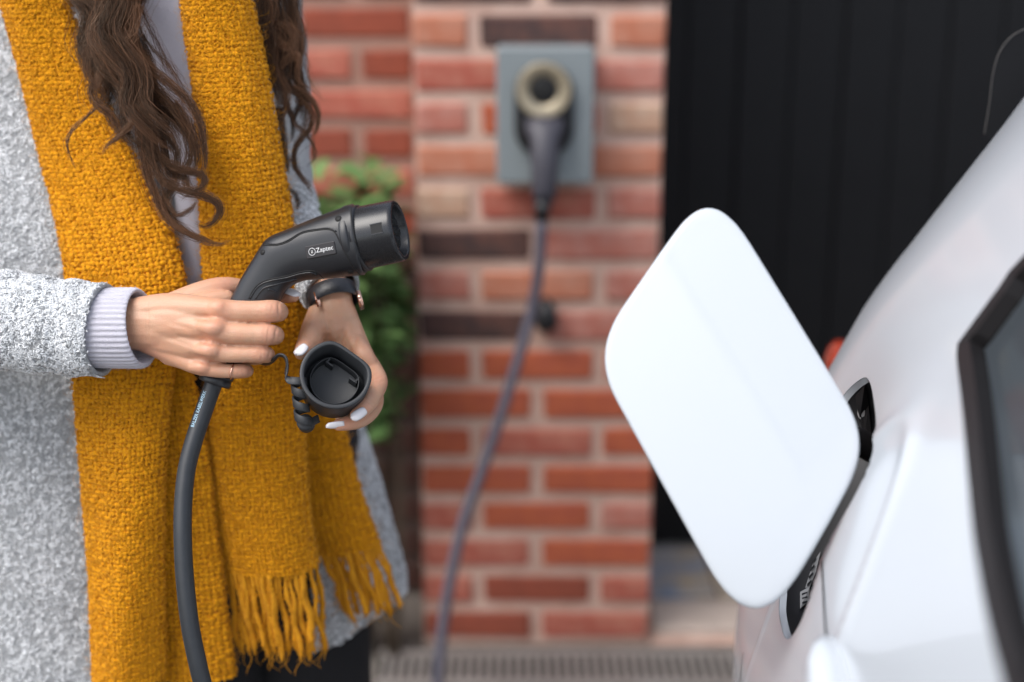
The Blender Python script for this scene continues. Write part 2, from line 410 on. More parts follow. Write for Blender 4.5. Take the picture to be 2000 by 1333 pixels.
def lathe(c, axis, prof, seg=48):
    """prof: list of (along axis, radius)"""
    ax = nrm(axis); u = nrm(np.cross(ax, (0, 0.2, 1))); v = np.cross(ax, u); al = np.arange(seg)*2*pi/seg
    return loft_vf([np.asarray(c)+ax*h+r*(np.cos(al)[:, None]*u+np.sin(al)[:, None]*v) for h, r in prof])
V, Fc = lathe(rc, (0, -1, 0), [(-.006, .046), (.003, .046), (.0035, .0445), (.000, .026), (-.003, .0235), (-.006, .0235)]); MB().add(V, Fc).build('ring', M['gold'], ch)
V, Fc = lathe(rc, (0, -1, 0), [(-.005, .0222), (.000, .0222), (.001, .020)]); MB().add(V, Fc).build('button', M['hole'], ch)
dk = empty('docked_cable', (0, 0, 0), 'grey charging cable docked in the wall charger and hanging down', 'charging cable')
hb = []
for px, py, Y, hwid, hd in ((1064, 236, 2.405, .033, .016), (1064, 258, 2.395, .032, .018), (1064, 272, 2.385, .025, .018), (1064, 320, 2.372, .023, .018), (1063, 375, 2.366, .021, .017), (1061, 395, 2.364, .017, .014)):
    hb.append((PY(px, py, Y), hwid, hd))
Q = np.array([h[0] for h in hb]); V, Fc = tube_vf(Q, [h[2] for h in hb], 24, True, [h[1] for h in hb], up=(0, -1, 0))
MB().add(V, Fc).build('connector_handle', M['pale_grey_handle'], dk)
Q = np.array([PY(1061, 393, 2.364), PY(1059, 410, 2.364), PY(1058, 430, 2.365)]); V, Fc = tube_vf(Q, [.0155, .0135, .0115], 20); MB().add(V, Fc).build('strain_relief', M['dark'], dk)
cp = [PY(1058, 425, 2.365), PY(1053, 520, 2.37), PY(1040, 600, 2.375), PY(1015, 690, 2.36), PY(975, 820, 2.33), PY(937, 930, 2.30), PY(905, 1020, 2.27), PY(880, 1130, 2.24), PY(863, 1240, 2.21), PY(855, 1333, 2.18)]
e = cp[-1]; cp += [e+np.array([-.004, -.02, -.09]), np.array([e[0]-.03, e[1]-.1, .011]), np.array([e[0]-.18, e[1]-.35, .0098]), np.array([e[0]-.35, e[1]-.75, .0098])]
V, Fc = tube_vf(arcspline(cp, 70), .0098, 16); MB().add(V, Fc).build('cable', M['cablegrey'], dk)
hk = []
for t in np.arange(20)*2*pi/20: hk.append((PY(1066, 612, PILY)[0]+.020*sin(t)*(1-.35*cos(t)), 0, PY(1066, 612, PILY)[2]+.032*cos(t)))
hk = np.array(hk); cen = hk.mean(0)
rings = []
for s_, y in ((1, PILY+.002), (1, PILY-.02), (.82, PILY-.032)):
    q = cen+(hk-cen)*s_; q[:, 1] = y; rings.append(q)
V, Fc = loft_vf(rings); tag(MB().add(V, Fc).build('cable_hook', M['dark']), 'small black cable hook fixed to the pillar behind the hanging cable', 'cable hook')
# ------------------------------------------------------------------ white car (rear quarter)
CA = radians(8.0)
CB0 = np.array([.26, 1.08, 0]); Ca = np.array([sin(CA), cos(CA), 0]); Cn = np.array([-cos(CA), sin(CA), 0]); Cz = np.array([0, 0, 1.0])
def CW(s, o, z): return CB0+s*Ca+o*Cn+z*Cz
def c_sz(P):
    v = np.asarray(P)-CB0; return np.array([v@Ca, v[2], v@Cn])
car = empty('parked_car', tuple(CW(0, -.8, 0)), 'white car with its charging flap open beside the garage door', 'car')
PROF = np.array([(.18, .0), (.30, .035), (.45, .058), (.58, .063), (.66, .058), (.74, .042), (.80, .027), (.86, .010), (.91, -.010), (.95, -.027), (1.0, -.050), (1.05, -.078), (1.10, -.108), (1.16, -.145), (1.22, -.180), (1.30, -.235), (1.38, -.30), (1.44, -.38), (1.47, -.50), (1.49, -.8), (1.50, -1.4)])
REAR = np.array([(.18, .50), (.45, .62), (.60, .62), (.72, .585), (.80, .555), (.89, .52), (1.0, .475), (1.10, .43), (1.19, .39), (1.30, .32), (1.40, .22), (1.47, .10)])
zs = np.concatenate([np.linspace(.18, .70, 26), np.linspace(.705, 1.12, 110), np.linspace(1.13, 1.47, 44), [1.48, 1.49, 1.50]])
CREASE = None
def prof(z, s):
    zz = np.arange(.18, 1.5001, .002); pz = np.interp(zz, PROF[:, 0], PROF[:, 1])
    k = np.ones(25)/25; pz = np.convolve(np.pad(pz, 12, mode='edge'), k, 'valid')
    o = np.interp(z, zz, pz)
    re = np.interp(z, REAR[:, 0], REAR[:, 1])
    q = np.clip((s-(re-.32))/.32, 0, 1); o = o-(.066-.12*np.clip(z-1.03, 0, .2)+.25*np.clip(.96-z, 0, .1))*q**2           # plan taper to the rear
    o = o+.012*np.exp(-((s+.75)/.25)**2)*0
    # shoulder crease running forward from above the flap to the window corner
    if CREASE is not None:
        zc = CREASE[0]+CREASE[1]*s+CREASE[2]*s*s
        o = o+.0032*np.exp(-np.abs((z-zc)/.012)**1.4)*np.clip((.20-s)/.2, 0, 1)
    return o
nz_, ns = len(zs), 240
RG = np.interp(zs, REAR[:, 0], REAR[:, 1])
tt = np.linspace(0, 1, ns)
Gs = RG[:, None]*(1-tt)[None]+(-1.1)*tt[None]
Gz = np.repeat(zs[:, None], ns, 1)
Go = np.stack([prof(zs[i], Gs[i]) for i in range(nz_)])
# the rounded rear corner and tailgate are extra columns before the first
ext = [(-1.45, .075), (-1.2, .105), (-.7, .12), (-.3, .105), (-.14, .072), (-.075, .046), (-.04, .026), (-.018, .010), (-.006, .003)]
Es = np.stack([RG+e[1] for e in ext], 1); Eo = np.stack([Go[:, 0]+e[0] for e in ext], 1); Ez = np.repeat(zs[:, None], len(ext), 1)
Gs = np.concatenate([Es, Gs], 1); Go = np.concatenate([Eo, Go], 1); Gz = np.concatenate([Ez, Gz], 1); NE = len(ext)
def body_world(): return CB0+Gs[..., None]*Ca+Go[..., None]*Cn+Gz[..., None]*Cz
W_ = body_world(); ncol = W_.shape[1]
quads = np.array([(i*ncol+j, i*ncol+j+1, (i+1)*ncol+j+1, (i+1)*ncol+j) for i in range(nz_-1) for j in range(ncol-1)])
bvh_car = BVHTree.FromPolygons([Vector(v) for v in W_.reshape(-1, 3)], [tuple(q) for q in quads])
def hit(bvh, px, py):
    r = ray(px, py); h = bvh.ray_cast(Vector(C0), Vector(nrm(r)))
    return (np.array(h[0]), np.array(h[1])) if h[0] is not None else (None, None)
cp_ = np.array([c_sz(hit(bvh_car, *p)[0]) for p in ((1880, 690), (1815, 815), (1748, 938), (1680, 1012))])
CREASE = np.polyfit(cp_[:, 0], cp_[:, 1], 2)[::-1]
Go[:, NE:] = np.stack([prof(zs[i], Gs[i, NE:]) for i in range(nz_)])
rec_px = [(1692, 733), (1703, 760), (1712, 840), (1704, 890), (1680, 950), (1640, 1020), (1604, 1090), (1575, 1190), (1550, 1240), (1535, 1250), (1524, 1215), (1522, 1170), (1545, 1050), (1590, 900), (1630, 800), (1660, 757)]
rec = []
for p in rec_px:
    h, n_ = hit(bvh_car, *p)
    rec.append(c_sz(h)[:2])
rec = np.array(rec)
rec = arcspline(np.vstack([rec, rec[:1]]), 90)[:-1]                 # the opening's outline on the body, in (along, up)
# smooth the outline a little
for _ in range(3): rec = .5*rec+.25*np.roll(rec, 1, 0)+.25*np.roll(rec, -1, 0)
win_px = [(1882, 675), (1889, 750), (1897, 825), (1906, 930), (1916, 1031), (1928, 1105), (1941, 1175), (1960, 1255), (1979, 1325)]
top_px = [(1905, 643), (1940, 595), (1970, 555), (1997, 519)]
wb = np.array([c_sz(hit(bvh_car, *p)[0])[:2] for p in win_px]); wt = np.array([c_sz(hit(bvh_car, *p)[0])[:2] for p in top_px])
dirb = wb[-1]-wb[-4]; wb = np.vstack([wb, wb[-1]+dirb*.6, [-1.09, wb[-1, 1]-.05]])
wt = np.vstack([wt, [wt[-1, 0]-.05, wt[-1, 1]+.09], [wt[-1, 0]-.14, 1.37], [-1.09, 1.40]])
win = np.vstack([wb[::-1], wt])                                      # open at the front of the car
def inpoly(P, poly):
    x, y = P[..., 0], P[..., 1]; ins = np.zeros(x.shape, bool); n = len(poly)
    for i in range(n):
        x1, y1 = poly[i]; x2, y2 = poly[(i+1) % n]
        c = ((y1 > y) != (y2 > y)) & (x < (x2-x1)*(y-y1)/(y2-y1+1e-12)+x1); ins ^= c
    return ins
def snap(poly, closed, tol):
    A = poly if not closed else np.vstack([poly, poly[:1]])
    P = np.stack([Gs, Gz], -1); best = np.full(Gs.shape, 9.0); bp = P.copy()
    for i in range(len(A)-1):
        a_, b_ = A[i], A[i+1]; ab = b_-a_; t = np.clip(((P-a_)@ab)/(ab@ab+1e-12), 0, 1)
        q = a_+t[..., None]*ab; dd = np.linalg.norm(P-q, axis=-1); m_ = dd < best; best[m_] = dd[m_]; bp[m_] = q[m_]
    m_ = best < tol; m_[:, :NE] = False
    Gs[m_] = bp[m_][:, 0]; Gz[m_] = bp[m_][:, 1]; Go[m_] = [float(prof(z_, s_)) for s_, z_ in bp[m_]]
snap(rec, True, .0034); snap(win, False, .0040)
W_ = body_world(); fc = W_.reshape(-1, 3)
cs = np.stack([Gs, Gz], -1).reshape(-1, 2)[quads].mean(1)
jj = np.tile(np.arange(ncol-1), nz_-1)
keep = (~inpoly(cs, rec) & ~inpoly(cs, win)) | (jj < NE)
bd = mesh_obj('body', fc, quads[keep], M['paint']); adopt(bd, car)
md = bd.modifiers.new('weld', 'WELD'); md.merge_threshold = .0002
def on_body(sz, off=0.0):
    s_, z_ = sz; o_ = float(prof(z_, s_)); e_ = .004
    ds = (float(prof(z_, s_+e_))-float(prof(z_, s_-e_)))/(2*e_); dz = (float(prof(z_+e_, s_))-float(prof(z_-e_, s_)))/(2*e_)
    n_ = nrm(Cn-ds*Ca-dz*Cz); return CW(s_, o_, z_)+n_*off, n_
# charging recess
rc_ = rec.mean(0)
r0 = [on_body(p, -.0005)[0] for p in rec]; r1 = [on_body(rc_+(p-rc_)*.985, -.006)[0] for p in rec]
rn = on_body(rc_)[1]
V, Fc = loft_vf([r0, r1], cap=False); lip = MB().add(V, Fc).build('recess_lip', M['paint'], car)
r2 = [p-rn*.006 for p in r1]; r3 = [on_body(rc_+(p-rc_)*.90, -.006)[0]-rn*.050 for p in rec]; r4 = [r3[0]*0+np.mean(r3, 0)+(q-np.mean(r3, 0))*.02 for q in r3]
V, Fc = loft_vf([r1, r2, r3, r4], cap=False); pan = MB().add(V, Fc).build('charging_recess', M['dark'], car)
flo = np.mean(r3, 0)
V, Fc = lathe(flo, rn, [(-.002, .034), (.020, .034), (.024, .031), (.024, .025), (.006, .024), (.004, .002)], 32); adopt(MB().add(V, Fc).build('socket', M['trim']), pan)
tz = nrm(Cz-rn*(Cz@rn)); ts_ = np.cross(tz, rn)
# hinge plate with its slot, and two information stickers, on the walls one can see into
pan_vs = [tuple(pan.data.vertices[i_].co) for i_ in range(len(pan.data.vertices))]
bvh_pan = BVHTree.FromPolygons([Vector(v) for v in pan_vs], [tuple(p_.vertices) for p_ in pan.data.polygons])
def on_pan(px, py):
    h_, n_ = hit(bvh_pan, px, py)
    if h_ is None: return None, None
    return h_, (n_ if n_@(C0-h_) > 0 else -n_)
def pan_quad(pts, off, name, m_):
    P_ = [on_pan(*p_) for p_ in pts]
    if any(a_ is None for a_, b_ in P_): print('pan miss', name); return
    nb = nrm(sum(b_ for a_, b_ in P_)); F_ = [a_+nb*(off+.0008) for a_, b_ in P_]; B_ = [a_+nb*(off-.0006) for a_, b_ in P_]
    V, Fc = prism_vf(F_, B_); adopt(MB().add(V, Fc).build(name, m_, None, False), pan)
pan_quad([(1672, 772), (1690, 752), (1698, 790), (1704, 850), (1690, 850), (1680, 820)], .0015, 'hinge_plate', M['trim'])
pan_quad([(1686+7*cos(t)*(1+.3*sin(t)), 797+17*sin(t)) for t in np.arange(14)*2*pi/14], .0035, 'latch', M['sticker'])
pan_quad([(1572, 1150), (1588, 1100), (1602, 1080), (1592, 1122), (1580, 1152)], .002, 'sticker', M['sticker'])
pan_quad([(1562, 1192), (1562, 1160), (1580, 1150), (1578, 1178)], .002, 'sticker', M['sticker'])
for k in range(4):
    y_ = 1100+k*15; pan_quad([(1584-k*3, y_), (1592-k*3, y_-9), (1593-k*3, y_-5), (1585-k*3, y_+4)], .0034, 'printed_mark', M['dark'])
for k in range(3):
    y_ = 1164+k*9; pan_quad([(1565, y_), (1575, y_-3), (1575, y_), (1565, y_+3)], .0034, 'printed_mark', M['dark'])
# window trim, glass
wl = arcspline(win, 160)
ctr = np.array([-.9, 1.22])
out_ = []; inn = []; mid = []
for i, p in enumerate(wl):
    t_ = nrm(wl[min(i+1, 159)]-wl[max(i-1, 0)]); nn = np.array([-t_[1], t_[0]])
    if nn@(ctr-p) < 0: nn = -nn
    out_.append(p-nn*.006); inn.append(p+nn*.0075); mid.append(p-nn*.003)
ra_ = [on_body(p, .0008)[0] for p in out_]; rb_ = [on_body(p, .0035)[0] for p in mid]; rc2 = [on_body(p, .001)[0] for p in inn]; rd_ = [on_body(p, -.014)[0] for p in inn]
V, Fc = loft_vf([ra_, rb_, rc2, rd_], cap=False, closed=False); MB().add(V, Fc).build('window_frame', M['trim'], car, False)
tr = [on_body(p-(np.array(q)-p)*.35, .001)[0] for p, q in zip(out_, mid)]
gl = []
nG = 60
lo = [i for i in range(160) if inn[i][1] < 1.12 or True]
bot = np.array(inn[:[i for i in range(160) if np.allclose(wl[i], wl[np.argmin(np.abs(wl-wb[0]).sum(1))])][0]+1])[::-1]; topc = np.array(inn[len(bot):])
bot = arcspline(np.column_stack([bot, bot[:, 0]*0]), nG)[:, :2]; topc = arcspline(np.column_stack([topc, topc[:, 0]*0]), nG)[:, :2]
for f in np.linspace(-.06, 1.06, 14): gl.append([on_body(bot[i]*(1-f)+topc[i]*f, -.011)[0] for i in range(nG)])
V, Fc = loft_vf(gl, cap=False, closed=False); MB().add(V, Fc).build('window_glass', M['winglass'], car)
# door shut line, a dark groove
def groove(pxs, wd_=.0022):
    pp = np.array([c_sz(hit(bvh_car, *p)[0])[:2] for p in pxs]); pp = arcspline(np.column_stack([pp, pp[:, 0]*0]), 40)[:, :2]
    L_ = []; R_ = []
    for i in range(40):
        t_ = nrm(pp[min(i+1, 39)]-pp[max(i-1, 0)]); n2 = np.array([-t_[1], t_[0]])*wd_
        L_.append(on_body(pp[i]-n2, .0007)[0]); R_.append(on_body(pp[i]+n2, .0007)[0])
    return loft_vf([L_, R_], cap=False, closed=False)
V, Fc = groove([(1606, 1096), (1609, 1150), (1613, 1219), (1618, 1270), (1624, 1330), (1630, 1400)], .0013); MB().add(V, Fc).build('door_gap', M['trim'], car)
V, Fc = groove([(1452, 1275), (1449, 1300), (1447, 1330), (1446, 1390)], .002); MB().add(V, Fc).build('bumper_gap', M['trim'], car)
h_, n_ = hit(bvh_car, 1636, 1366)
V, Fc = ellipsoid_vf(h_, [Ca*.085, n_*.022, np.cross(Ca, n_)*.016]); MB().add(V, Fc).build('door_handle', M['paint'], car)
# tail light wrapping the rear corner
tc_ = PY(1640, 716, 1.66)
V, Fc = ellipsoid_vf(tc_, [Cn*.020, Ca*.055, Cz*.032], 24, 14); MB().add(V, Fc).build('tail_light', M['tail'], car)
# dark side fin of the rear spoiler with a bright edge
fp = [(1922, 262), (1932, 200), (1938, 150), (1948, 110), (1965, 82), (1990, 62), (2040, 45), (2060, 190), (1960, 300)]
f0 = [PY(px, py, 1.50) for px, py in fp]; f1 = [p+np.array([.02, .03, 0]) for p in f0]
V, Fc = prism_vf(f0, f1); MB().add(V, Fc).build('spoiler_fin', M['door'], car, False)
V, Fc = tube_vf(arcspline([p+np.array([0, -.001, 0]) for p in f0[:7]], 40), .0004, 6); MB().add(V, Fc).build('fin_edge', M['fin_edge'], car)
# wheel below the frame
wc = CW(.10, -.055, .31)
V, Fc = lathe(wc, Cn, [(-.10, .20), (-.10, .30), (-.085, .31), (.085, .31), (.10, .298), (.105, .215), (.09, .20)], 40); wh = MB().add(V, Fc).build('wheel', M['tyre'], car)
V, Fc = lathe(wc, Cn, [(-.05, .199), (.088, .199), (.085, .18), (.05, .16), (.055, .06), (.075, .05), (.075, .01)], 40); adopt(MB().add(V, Fc).build('wheel_rim', M['rim']), wh)
# charging flap standing open
fT, fL, fB, fR = (1390, 341, 1.128), (1152, 690, 1.128), (1476, 1278, 1.092), (1709, 868, 1.092)
def lerp3(a_, b_, f): return np.array(a_)*(1-f)+np.array(b_)*f
def corner(pv_, c_, nx_, fa, fb, n=12):
    a_, b_ = lerp3(c_, pv_, fa), lerp3(c_, nx_, fb); c_ = np.array(c_); o_ = []
    for i in range(n+1):
        t = i/n; w2 = 2*t*(1-t)*1.08; s0 = (1-t)**2; s2 = t*t; k_ = s0+w2+s2; o_.append((a_*s0+c_*w2+b_*s2)/k_)
    return o_
ol = corner(fT, fL, fB, .27, .16)+corner(fL, fB, fR, .30, .43)+corner(fB, fR, fT, .22, .17)+corner(fR, fT, fL, .24, .30)
ol = np.array([Pd(*p) for p in ol]); ol = linres(np.vstack([ol, ol[:1]]), 161)[:-1]
fc_ = ol.mean(0); fn = nrm(np.cross(Pd(*fT)-Pd(*fB), Pd(*fL)-Pd(*fR)))
if fn@(C0-fc_) < 0: fn = -fn
e1 = nrm(Pd(1600, 1010, 1.09)-Pd(1290, 520, 1.14)); ea = nrm(np.cross(fn, e1)); k0 = Pd(1445, 765, 1.115)
def fshape(p):
    dd = (p-k0)@ea; r_ = np.linalg.norm(p-fc_)
    return p+fn*(-.16*max(0, dd)*min(1, max(0, dd)/.012)-.45*r_*r_)
rings = []
for k_, off in tuple((q_, 0) for q_ in np.linspace(.02, .94, 32))+((.965, 0), (.985, -.0004), (.996, -.0014), (1.0, -.003), (.996, -.0055), (.98, -.0065), (.9, -.0065), (.86, -.004), (.5, -.004), (.02, -.004)):
    rings.append([fshape(fc_+(p-fc_)*k_)+fn*off for p in ol])
V, Fc = loft_vf(rings); fl = MB().add(V, Fc).build('charging_flap', M['paint'], car)
fl['label'] = 'open white charging flap'
hA = fc_+(Pd(1650, 925, 1.092)-fc_)*.86-fn*.040
hq = arcspline([np.mean(r3, 0)*.4+r1[8]*.6, hA+(r1[8]-hA)*.4-fn*.01, hA, hA-(Pd(1650, 925, 1.092)-fc_)*.15+fn*.006], 16)
V, Fc = tube_vf(hq, .006, 10, True, .012); adopt(MB().add(V, Fc).build('hinge_arm', M['trim']), fl)
V, Fc = ellipsoid_vf(CW(-.30, -.42, 1.02), [Ca*.07, Cn*.13, Cz*.16]); MB().add(V, Fc).build('head_rest', M['seat'], car)
V, Fc = ellipsoid_vf(CW(-.32, -.45, .70), [Ca*.10, Cn*.26, Cz*.34]); MB().add(V, Fc).build('seat_back', M['seat'], car)
# ------------------------------------------------------------------ person
per = empty('person', (-.40, 1.47, 0), 'person in grey boucle coat and mustard scarf holding a charging plug and its cap', 'person')
def R_mm(px_r, d): return px_r*d/FPX
def remeshed(mbs, voxel, smooth_it):
    o = mesh_obj('tmp', mbs.V, mbs.F)
    m1 = o.modifiers.new('r', 'REMESH'); m1.mode = 'VOXEL'; m1.voxel_size = voxel
    m2 = o.modifiers.new('s', 'SMOOTH'); m2.factor = .5; m2.iterations = smooth_it
    dg = bpy.context.evaluated_depsgraph_get(); me = bpy.data.meshes.new_from_object(o.evaluated_get(dg))
    n = len(me.vertices); V = np.zeros(n*3, np.float32); me.vertices.foreach_get('co', V)
    Fc = [tuple(p.vertices) for p in me.polygons]
    bpy.data.objects.remove(o); bpy.data.meshes.remove(me)
    return V.reshape(-1, 3), Fc
def vert_normals(V, Fc):
    F4 = np.array([f for f in Fc if len(f) == 4]); n = np.cross(V[F4[:, 2]]-V[F4[:, 0]], V[F4[:, 3]]-V[F4[:, 1]]); N_ = np.zeros_like(V)
    for k in range(4): np.add.at(N_, F4[:, k], n)
    return N_/(np.linalg.norm(N_, axis=1)[:, None]+1e-12)
def crease(V, N_, px, py, d, tdir, depth, width, reach, bend=0.):
    """a skin fold: a narrow groove across direction tdir near a point"""
    p = Pd(px, py, d); t = nrm(tdir); D = V-p; r = np.linalg.norm(D, axis=1); a_ = D@t+bend*((D@np.cross(t, FWD))**2)
    w_ = np.exp(-(a_/width)**2)*np.clip(1.3-r/reach, 0, 1)
    V -= N_*(depth*w_)[:, None]
def chain(mb, pts, flat=1.0, seg=16, up=None):
    """pts: (px, py, depth, radius in photo pixels at that depth)"""
    V, Fc = capsule_vf([Pd(*p[:3]) for p in pts], [R_mm(p[3], p[2]) for p in pts], seg, flat, up); mb.add(V, Fc)
body = MB()
# --- right hand (left in the picture), gripping the plug
rh = MB()
UPC = -FWD
chain(rh, [(190, 630, 1.270, 53), (225, 631, 1.267, 52), (275, 634, 1.262, 51), (320, 636, 1.260, 53)], flat=.72, up=UPC)
# metacarpals fan out of the wrist
chain(rh, [(270, 610, 1.262, 30), (330, 603, 1.257, 31), (385, 604, 1.249, 27), (428, 607, 1.2435, 24.5)])
chain(rh, [(270, 628, 1.260, 32), (330, 632, 1.254, 30), (385, 640, 1.246, 26), (418, 645, 1.2400, 24.0)])
chain(rh, [(270, 644, 1.262, 32), (330, 658, 1.257, 28), (385, 678, 1.249, 23), (412, 687, 1.2440, 21.5)])
chain(rh, [(272, 656, 1.266, 28), (320, 680, 1.263, 25), (370, 707, 1.256, 20), (398, 718, 1.2520, 18)])
chain(rh, [(290, 630, 1.275, 40), (380, 645, 1.268, 38), (410, 655, 1.262, 32)])           # palm
# back of the hand: one smooth sheet over the metacarpals, low knuckles
chain(rh, [(280, 630, 1.2580, 40), (330, 630, 1.2520, 42), (380, 628, 1.2470, 34), (415, 624, 1.2440, 26)], flat=.62, up=UPC)
chain(rh, [(290, 650, 1.2600, 36), (340, 662, 1.2540, 34), (385, 672, 1.2480, 30), (408, 674, 1.2460, 24)], flat=.62, up=UPC)
chain(rh, [(330, 690, 1.2620, 24), (375, 704, 1.2550, 22), (398, 706, 1.2515, 20)], flat=.7, up=UPC)
for k in ((427, 603, 1.2385, 18), (417, 640, 1.2335, 19.5), (409, 685, 1.2370, 17), (396, 717, 1.2470, 14.5)):
    chain(rh, [(k[0]-18, k[1]-1, k[2]+.0034, k[3]*.84), (k[0], k[1], k[2], k[3]), (k[0]+14, k[1]+1, k[2]+.0030, k[3]*.90)], up=UPC)
# fingers: knuckle, first joint, then wrapped round the far side of the grip
chain(rh, [(426, 607, 1.2420, 24), (465, 609, 1.2440, 22.2), (502, 609, 1.2460, 21.6), (530, 608, 1.2480, 22.3), (542, 609, 1.2580, 20.5), (543, 611, 1.2740, 18.5), (531, 614, 1.2890, 18), (508, 617, 1.2990, 16.5), (490, 618, 1.3030, 14)])
chain(rh, [(417, 647, 1.2385, 23), (457, 652, 1.2405, 21), (497, 653.5, 1.2425, 20.6), (523, 654, 1.2445, 21), (535, 655, 1.2550, 19.5), (536, 657, 1.2710, 17.5), (523, 659, 1.2860, 17), (499, 661, 1.2965, 15.5), (482, 662, 1.3000, 13)])
chain(rh, [(411, 688, 1.2425, 20), (450, 691.5, 1.2435, 17.6), (488, 692, 1.2450, 17.3), (510, 692, 1.2475, 17.6), (520, 693, 1.2570, 16.5), (520, 695, 1.2720, 15.2), (507, 698, 1.2860, 15), (484, 700, 1.2955, 14), (468, 701, 1.2985, 12)])
chain(rh, [(398, 719, 1.2505, 16), (428, 724, 1.2505, 14.6), (456, 725, 1.2515, 14.3), (474, 724, 1.2545, 14.0), (482, 724, 1.2630, 13), (481, 726, 1.2760, 12.5), (468, 728, 1.2880, 12), (450, 729, 1.2950, 11)])
# webs between the fingers
for a_, b_ in (((424, 627, 1.2460, 17), (449, 631, 1.2500, 13)), ((418, 667, 1.2450, 16), (444, 672, 1.2500, 12)), ((408, 703, 1.2500, 14), (432, 709, 1.2545, 10))): chain(rh, [a_, tuple((np.array(a_)+np.array(b_))/2), b_])
# thumb behind the grip, its tip showing right of it
chain(rh, [(285, 622, 1.268, 32), (340, 600, 1.272, 30), (395, 576, 1.279, 27), (436, 563, 1.286, 22), (475, 566, 1.298, 20), (515, 573, 1.3060, 18.5), (548, 577, 1.2960, 16.5), (573, 578.5, 1.2860, 12.5)], up=UPC)
chain(rh, [(360, 605, 1.265, 28), (410, 592, 1.268, 24), (440, 585, 1.272, 20)])            # web of the thumb
V, Fc = remeshed(rh, .00095, 8); V = V.astype(float); Nn = vert_normals(V, Fc)
for x, y, d_, R2 in ((528, 608, 1.238, .011), (522, 654, 1.236, .010), (509, 692, 1.240, .0085), (470, 725, 1.246, .007)):
    for k_, dp in ((-5+random.uniform(-2, 2), .00022), (3+random.uniform(-2, 2), .00035), (15, .0007)): crease(V, Nn, x+k_, y, d_, RT+UP*random.uniform(-.2, .2), dp*(.6 if x > 525 and k_ < 10 else 1), .0009, R2*(1.4 if k_ > 14 else 1), random.uniform(-22, 22))
for x, y, d_, R2 in ((452, 606, 1.232, .010), (446, 648, 1.229, .010), (440, 690, 1.231, .008)): crease(V, Nn, x, y, d_, RT+UP*.1, .0007, .006, R2)       # hollows beyond the knuckles
for x, y, d_ in ((412, 625, 1.234), (404, 664, 1.234), (398, 702, 1.240)): crease(V, Nn, x, y, d_, UP+RT*.25, .0020, .0038, .013)                      # dips between the knuckles
for x, y, d_ in ((360, 640, 1.238), (350, 668, 1.242)): crease(V, Nn, x, y, d_, UP+RT*.35, .0007, .003, .020)
for k_ in range(5): crease(V, Nn, 447+random.uniform(-8, 8), 556+k_*6, 1.273, UP*.35+RT+UP*random.uniform(-.3, .3), .00025, .0006, .010)
for k_ in (0, 6): crease(V, Nn, 284+k_, 640, 1.245, RT, .0004, .0012, .020, 4)
body.add(V, Fc)
# --- left hand (right in the picture), cradling the cap
lh = MB()
chain(lh, [(694, 668, 1.322, 18), (709, 690, 1.312, 18.5), (720, 708, 1.312, 17)], up=UPC)
chain(lh, [(625, 535, 1.370, 44), (646, 575, 1.345, 40), (652, 605, 1.338, 40), (658, 630, 1.335, 43)], flat=.78, up=UPC)
chain(lh, [(662, 590, 1.342, 26), (680, 640, 1.335, 27), (700, 686, 1.326, 26), (708, 698, 1.324, 25)])
chain(lh, [(652, 590, 1.342, 28), (668, 645, 1.340, 29), (688, 705, 1.335, 27)])
chain(lh, [(642, 590, 1.342, 28), (650, 650, 1.345, 29), (668, 716, 1.346, 26)])
chain(lh, [(632, 590, 1.342, 24), (632, 650, 1.345, 27), (645, 718, 1.352, 24)])
chain(lh, [(640, 640, 1.345, 38), (668, 690, 1.350, 36)])
chain(lh, [(706, 696, 1.324, 24), (728, 725, 1.314, 20.5), (737, 746, 1.302, 20.5), (731, 768, 1.284, 18.5), (720, 787, 1.270, 17.5), (706, 802, 1.260, 16), (696, 811, 1.255, 13.5)])
chain(lh, [(690, 712, 1.335, 24), (722, 755, 1.326, 19.5), (731, 782, 1.312, 19), (722, 805, 1.292, 17.5), (703, 820, 1.277, 16.5), (682, 826, 1.268, 15.5), (662, 830, 1.263, 12.5)])
chain(lh, [(668, 722, 1.345, 22), (706, 775, 1.345, 18), (712, 800, 1.332, 17), (690, 815, 1.312, 15), (668, 818, 1.302, 13)])
chain(lh, [(645, 722, 1.352, 20), (672, 775, 1.352, 16), (676, 797, 1.340, 15), (660, 805, 1.322, 13)])
chain(lh, [(628, 612, 1.338, 27), (616, 642, 1.325, 27), (606, 662, 1.306, 24), (598, 676, 1.286, 20), (592, 684, 1.270, 17.5), (588, 690, 1.262, 14)])
V, Fc = remeshed(lh, .0010, 7); V = V.astype(float); Nn = vert_normals(V, Fc)
for k_ in (-8, 0, 8): crease(V, Nn, 741+k_*.5, 738+k_, 1.288, UP-RT*.4, .0004, .0009, .009, random.uniform(-15, 15))
for k_ in (-5, 3): crease(V, Nn, 722, 788+k_, 1.262, UP*.8-RT*-.6, .00035, .0008, .007)
crease(V, Nn, 690, 672, 1.318, RT-UP*.3+FWD*.2, .0016, .003, .016)
crease(V, Nn, 668, 660, 1.322, RT-UP*.15, .0014, .003, .018)
crease(V, Nn, 636, 655, 1.318, RT+UP*.3, .0020, .004, .018)
for k_ in (-4, 3): crease(V, Nn, 602+k_, 668-k_, 1.285, RT*.6+UP*.8, .0004, .0009, .009)
body.add(V, Fc)
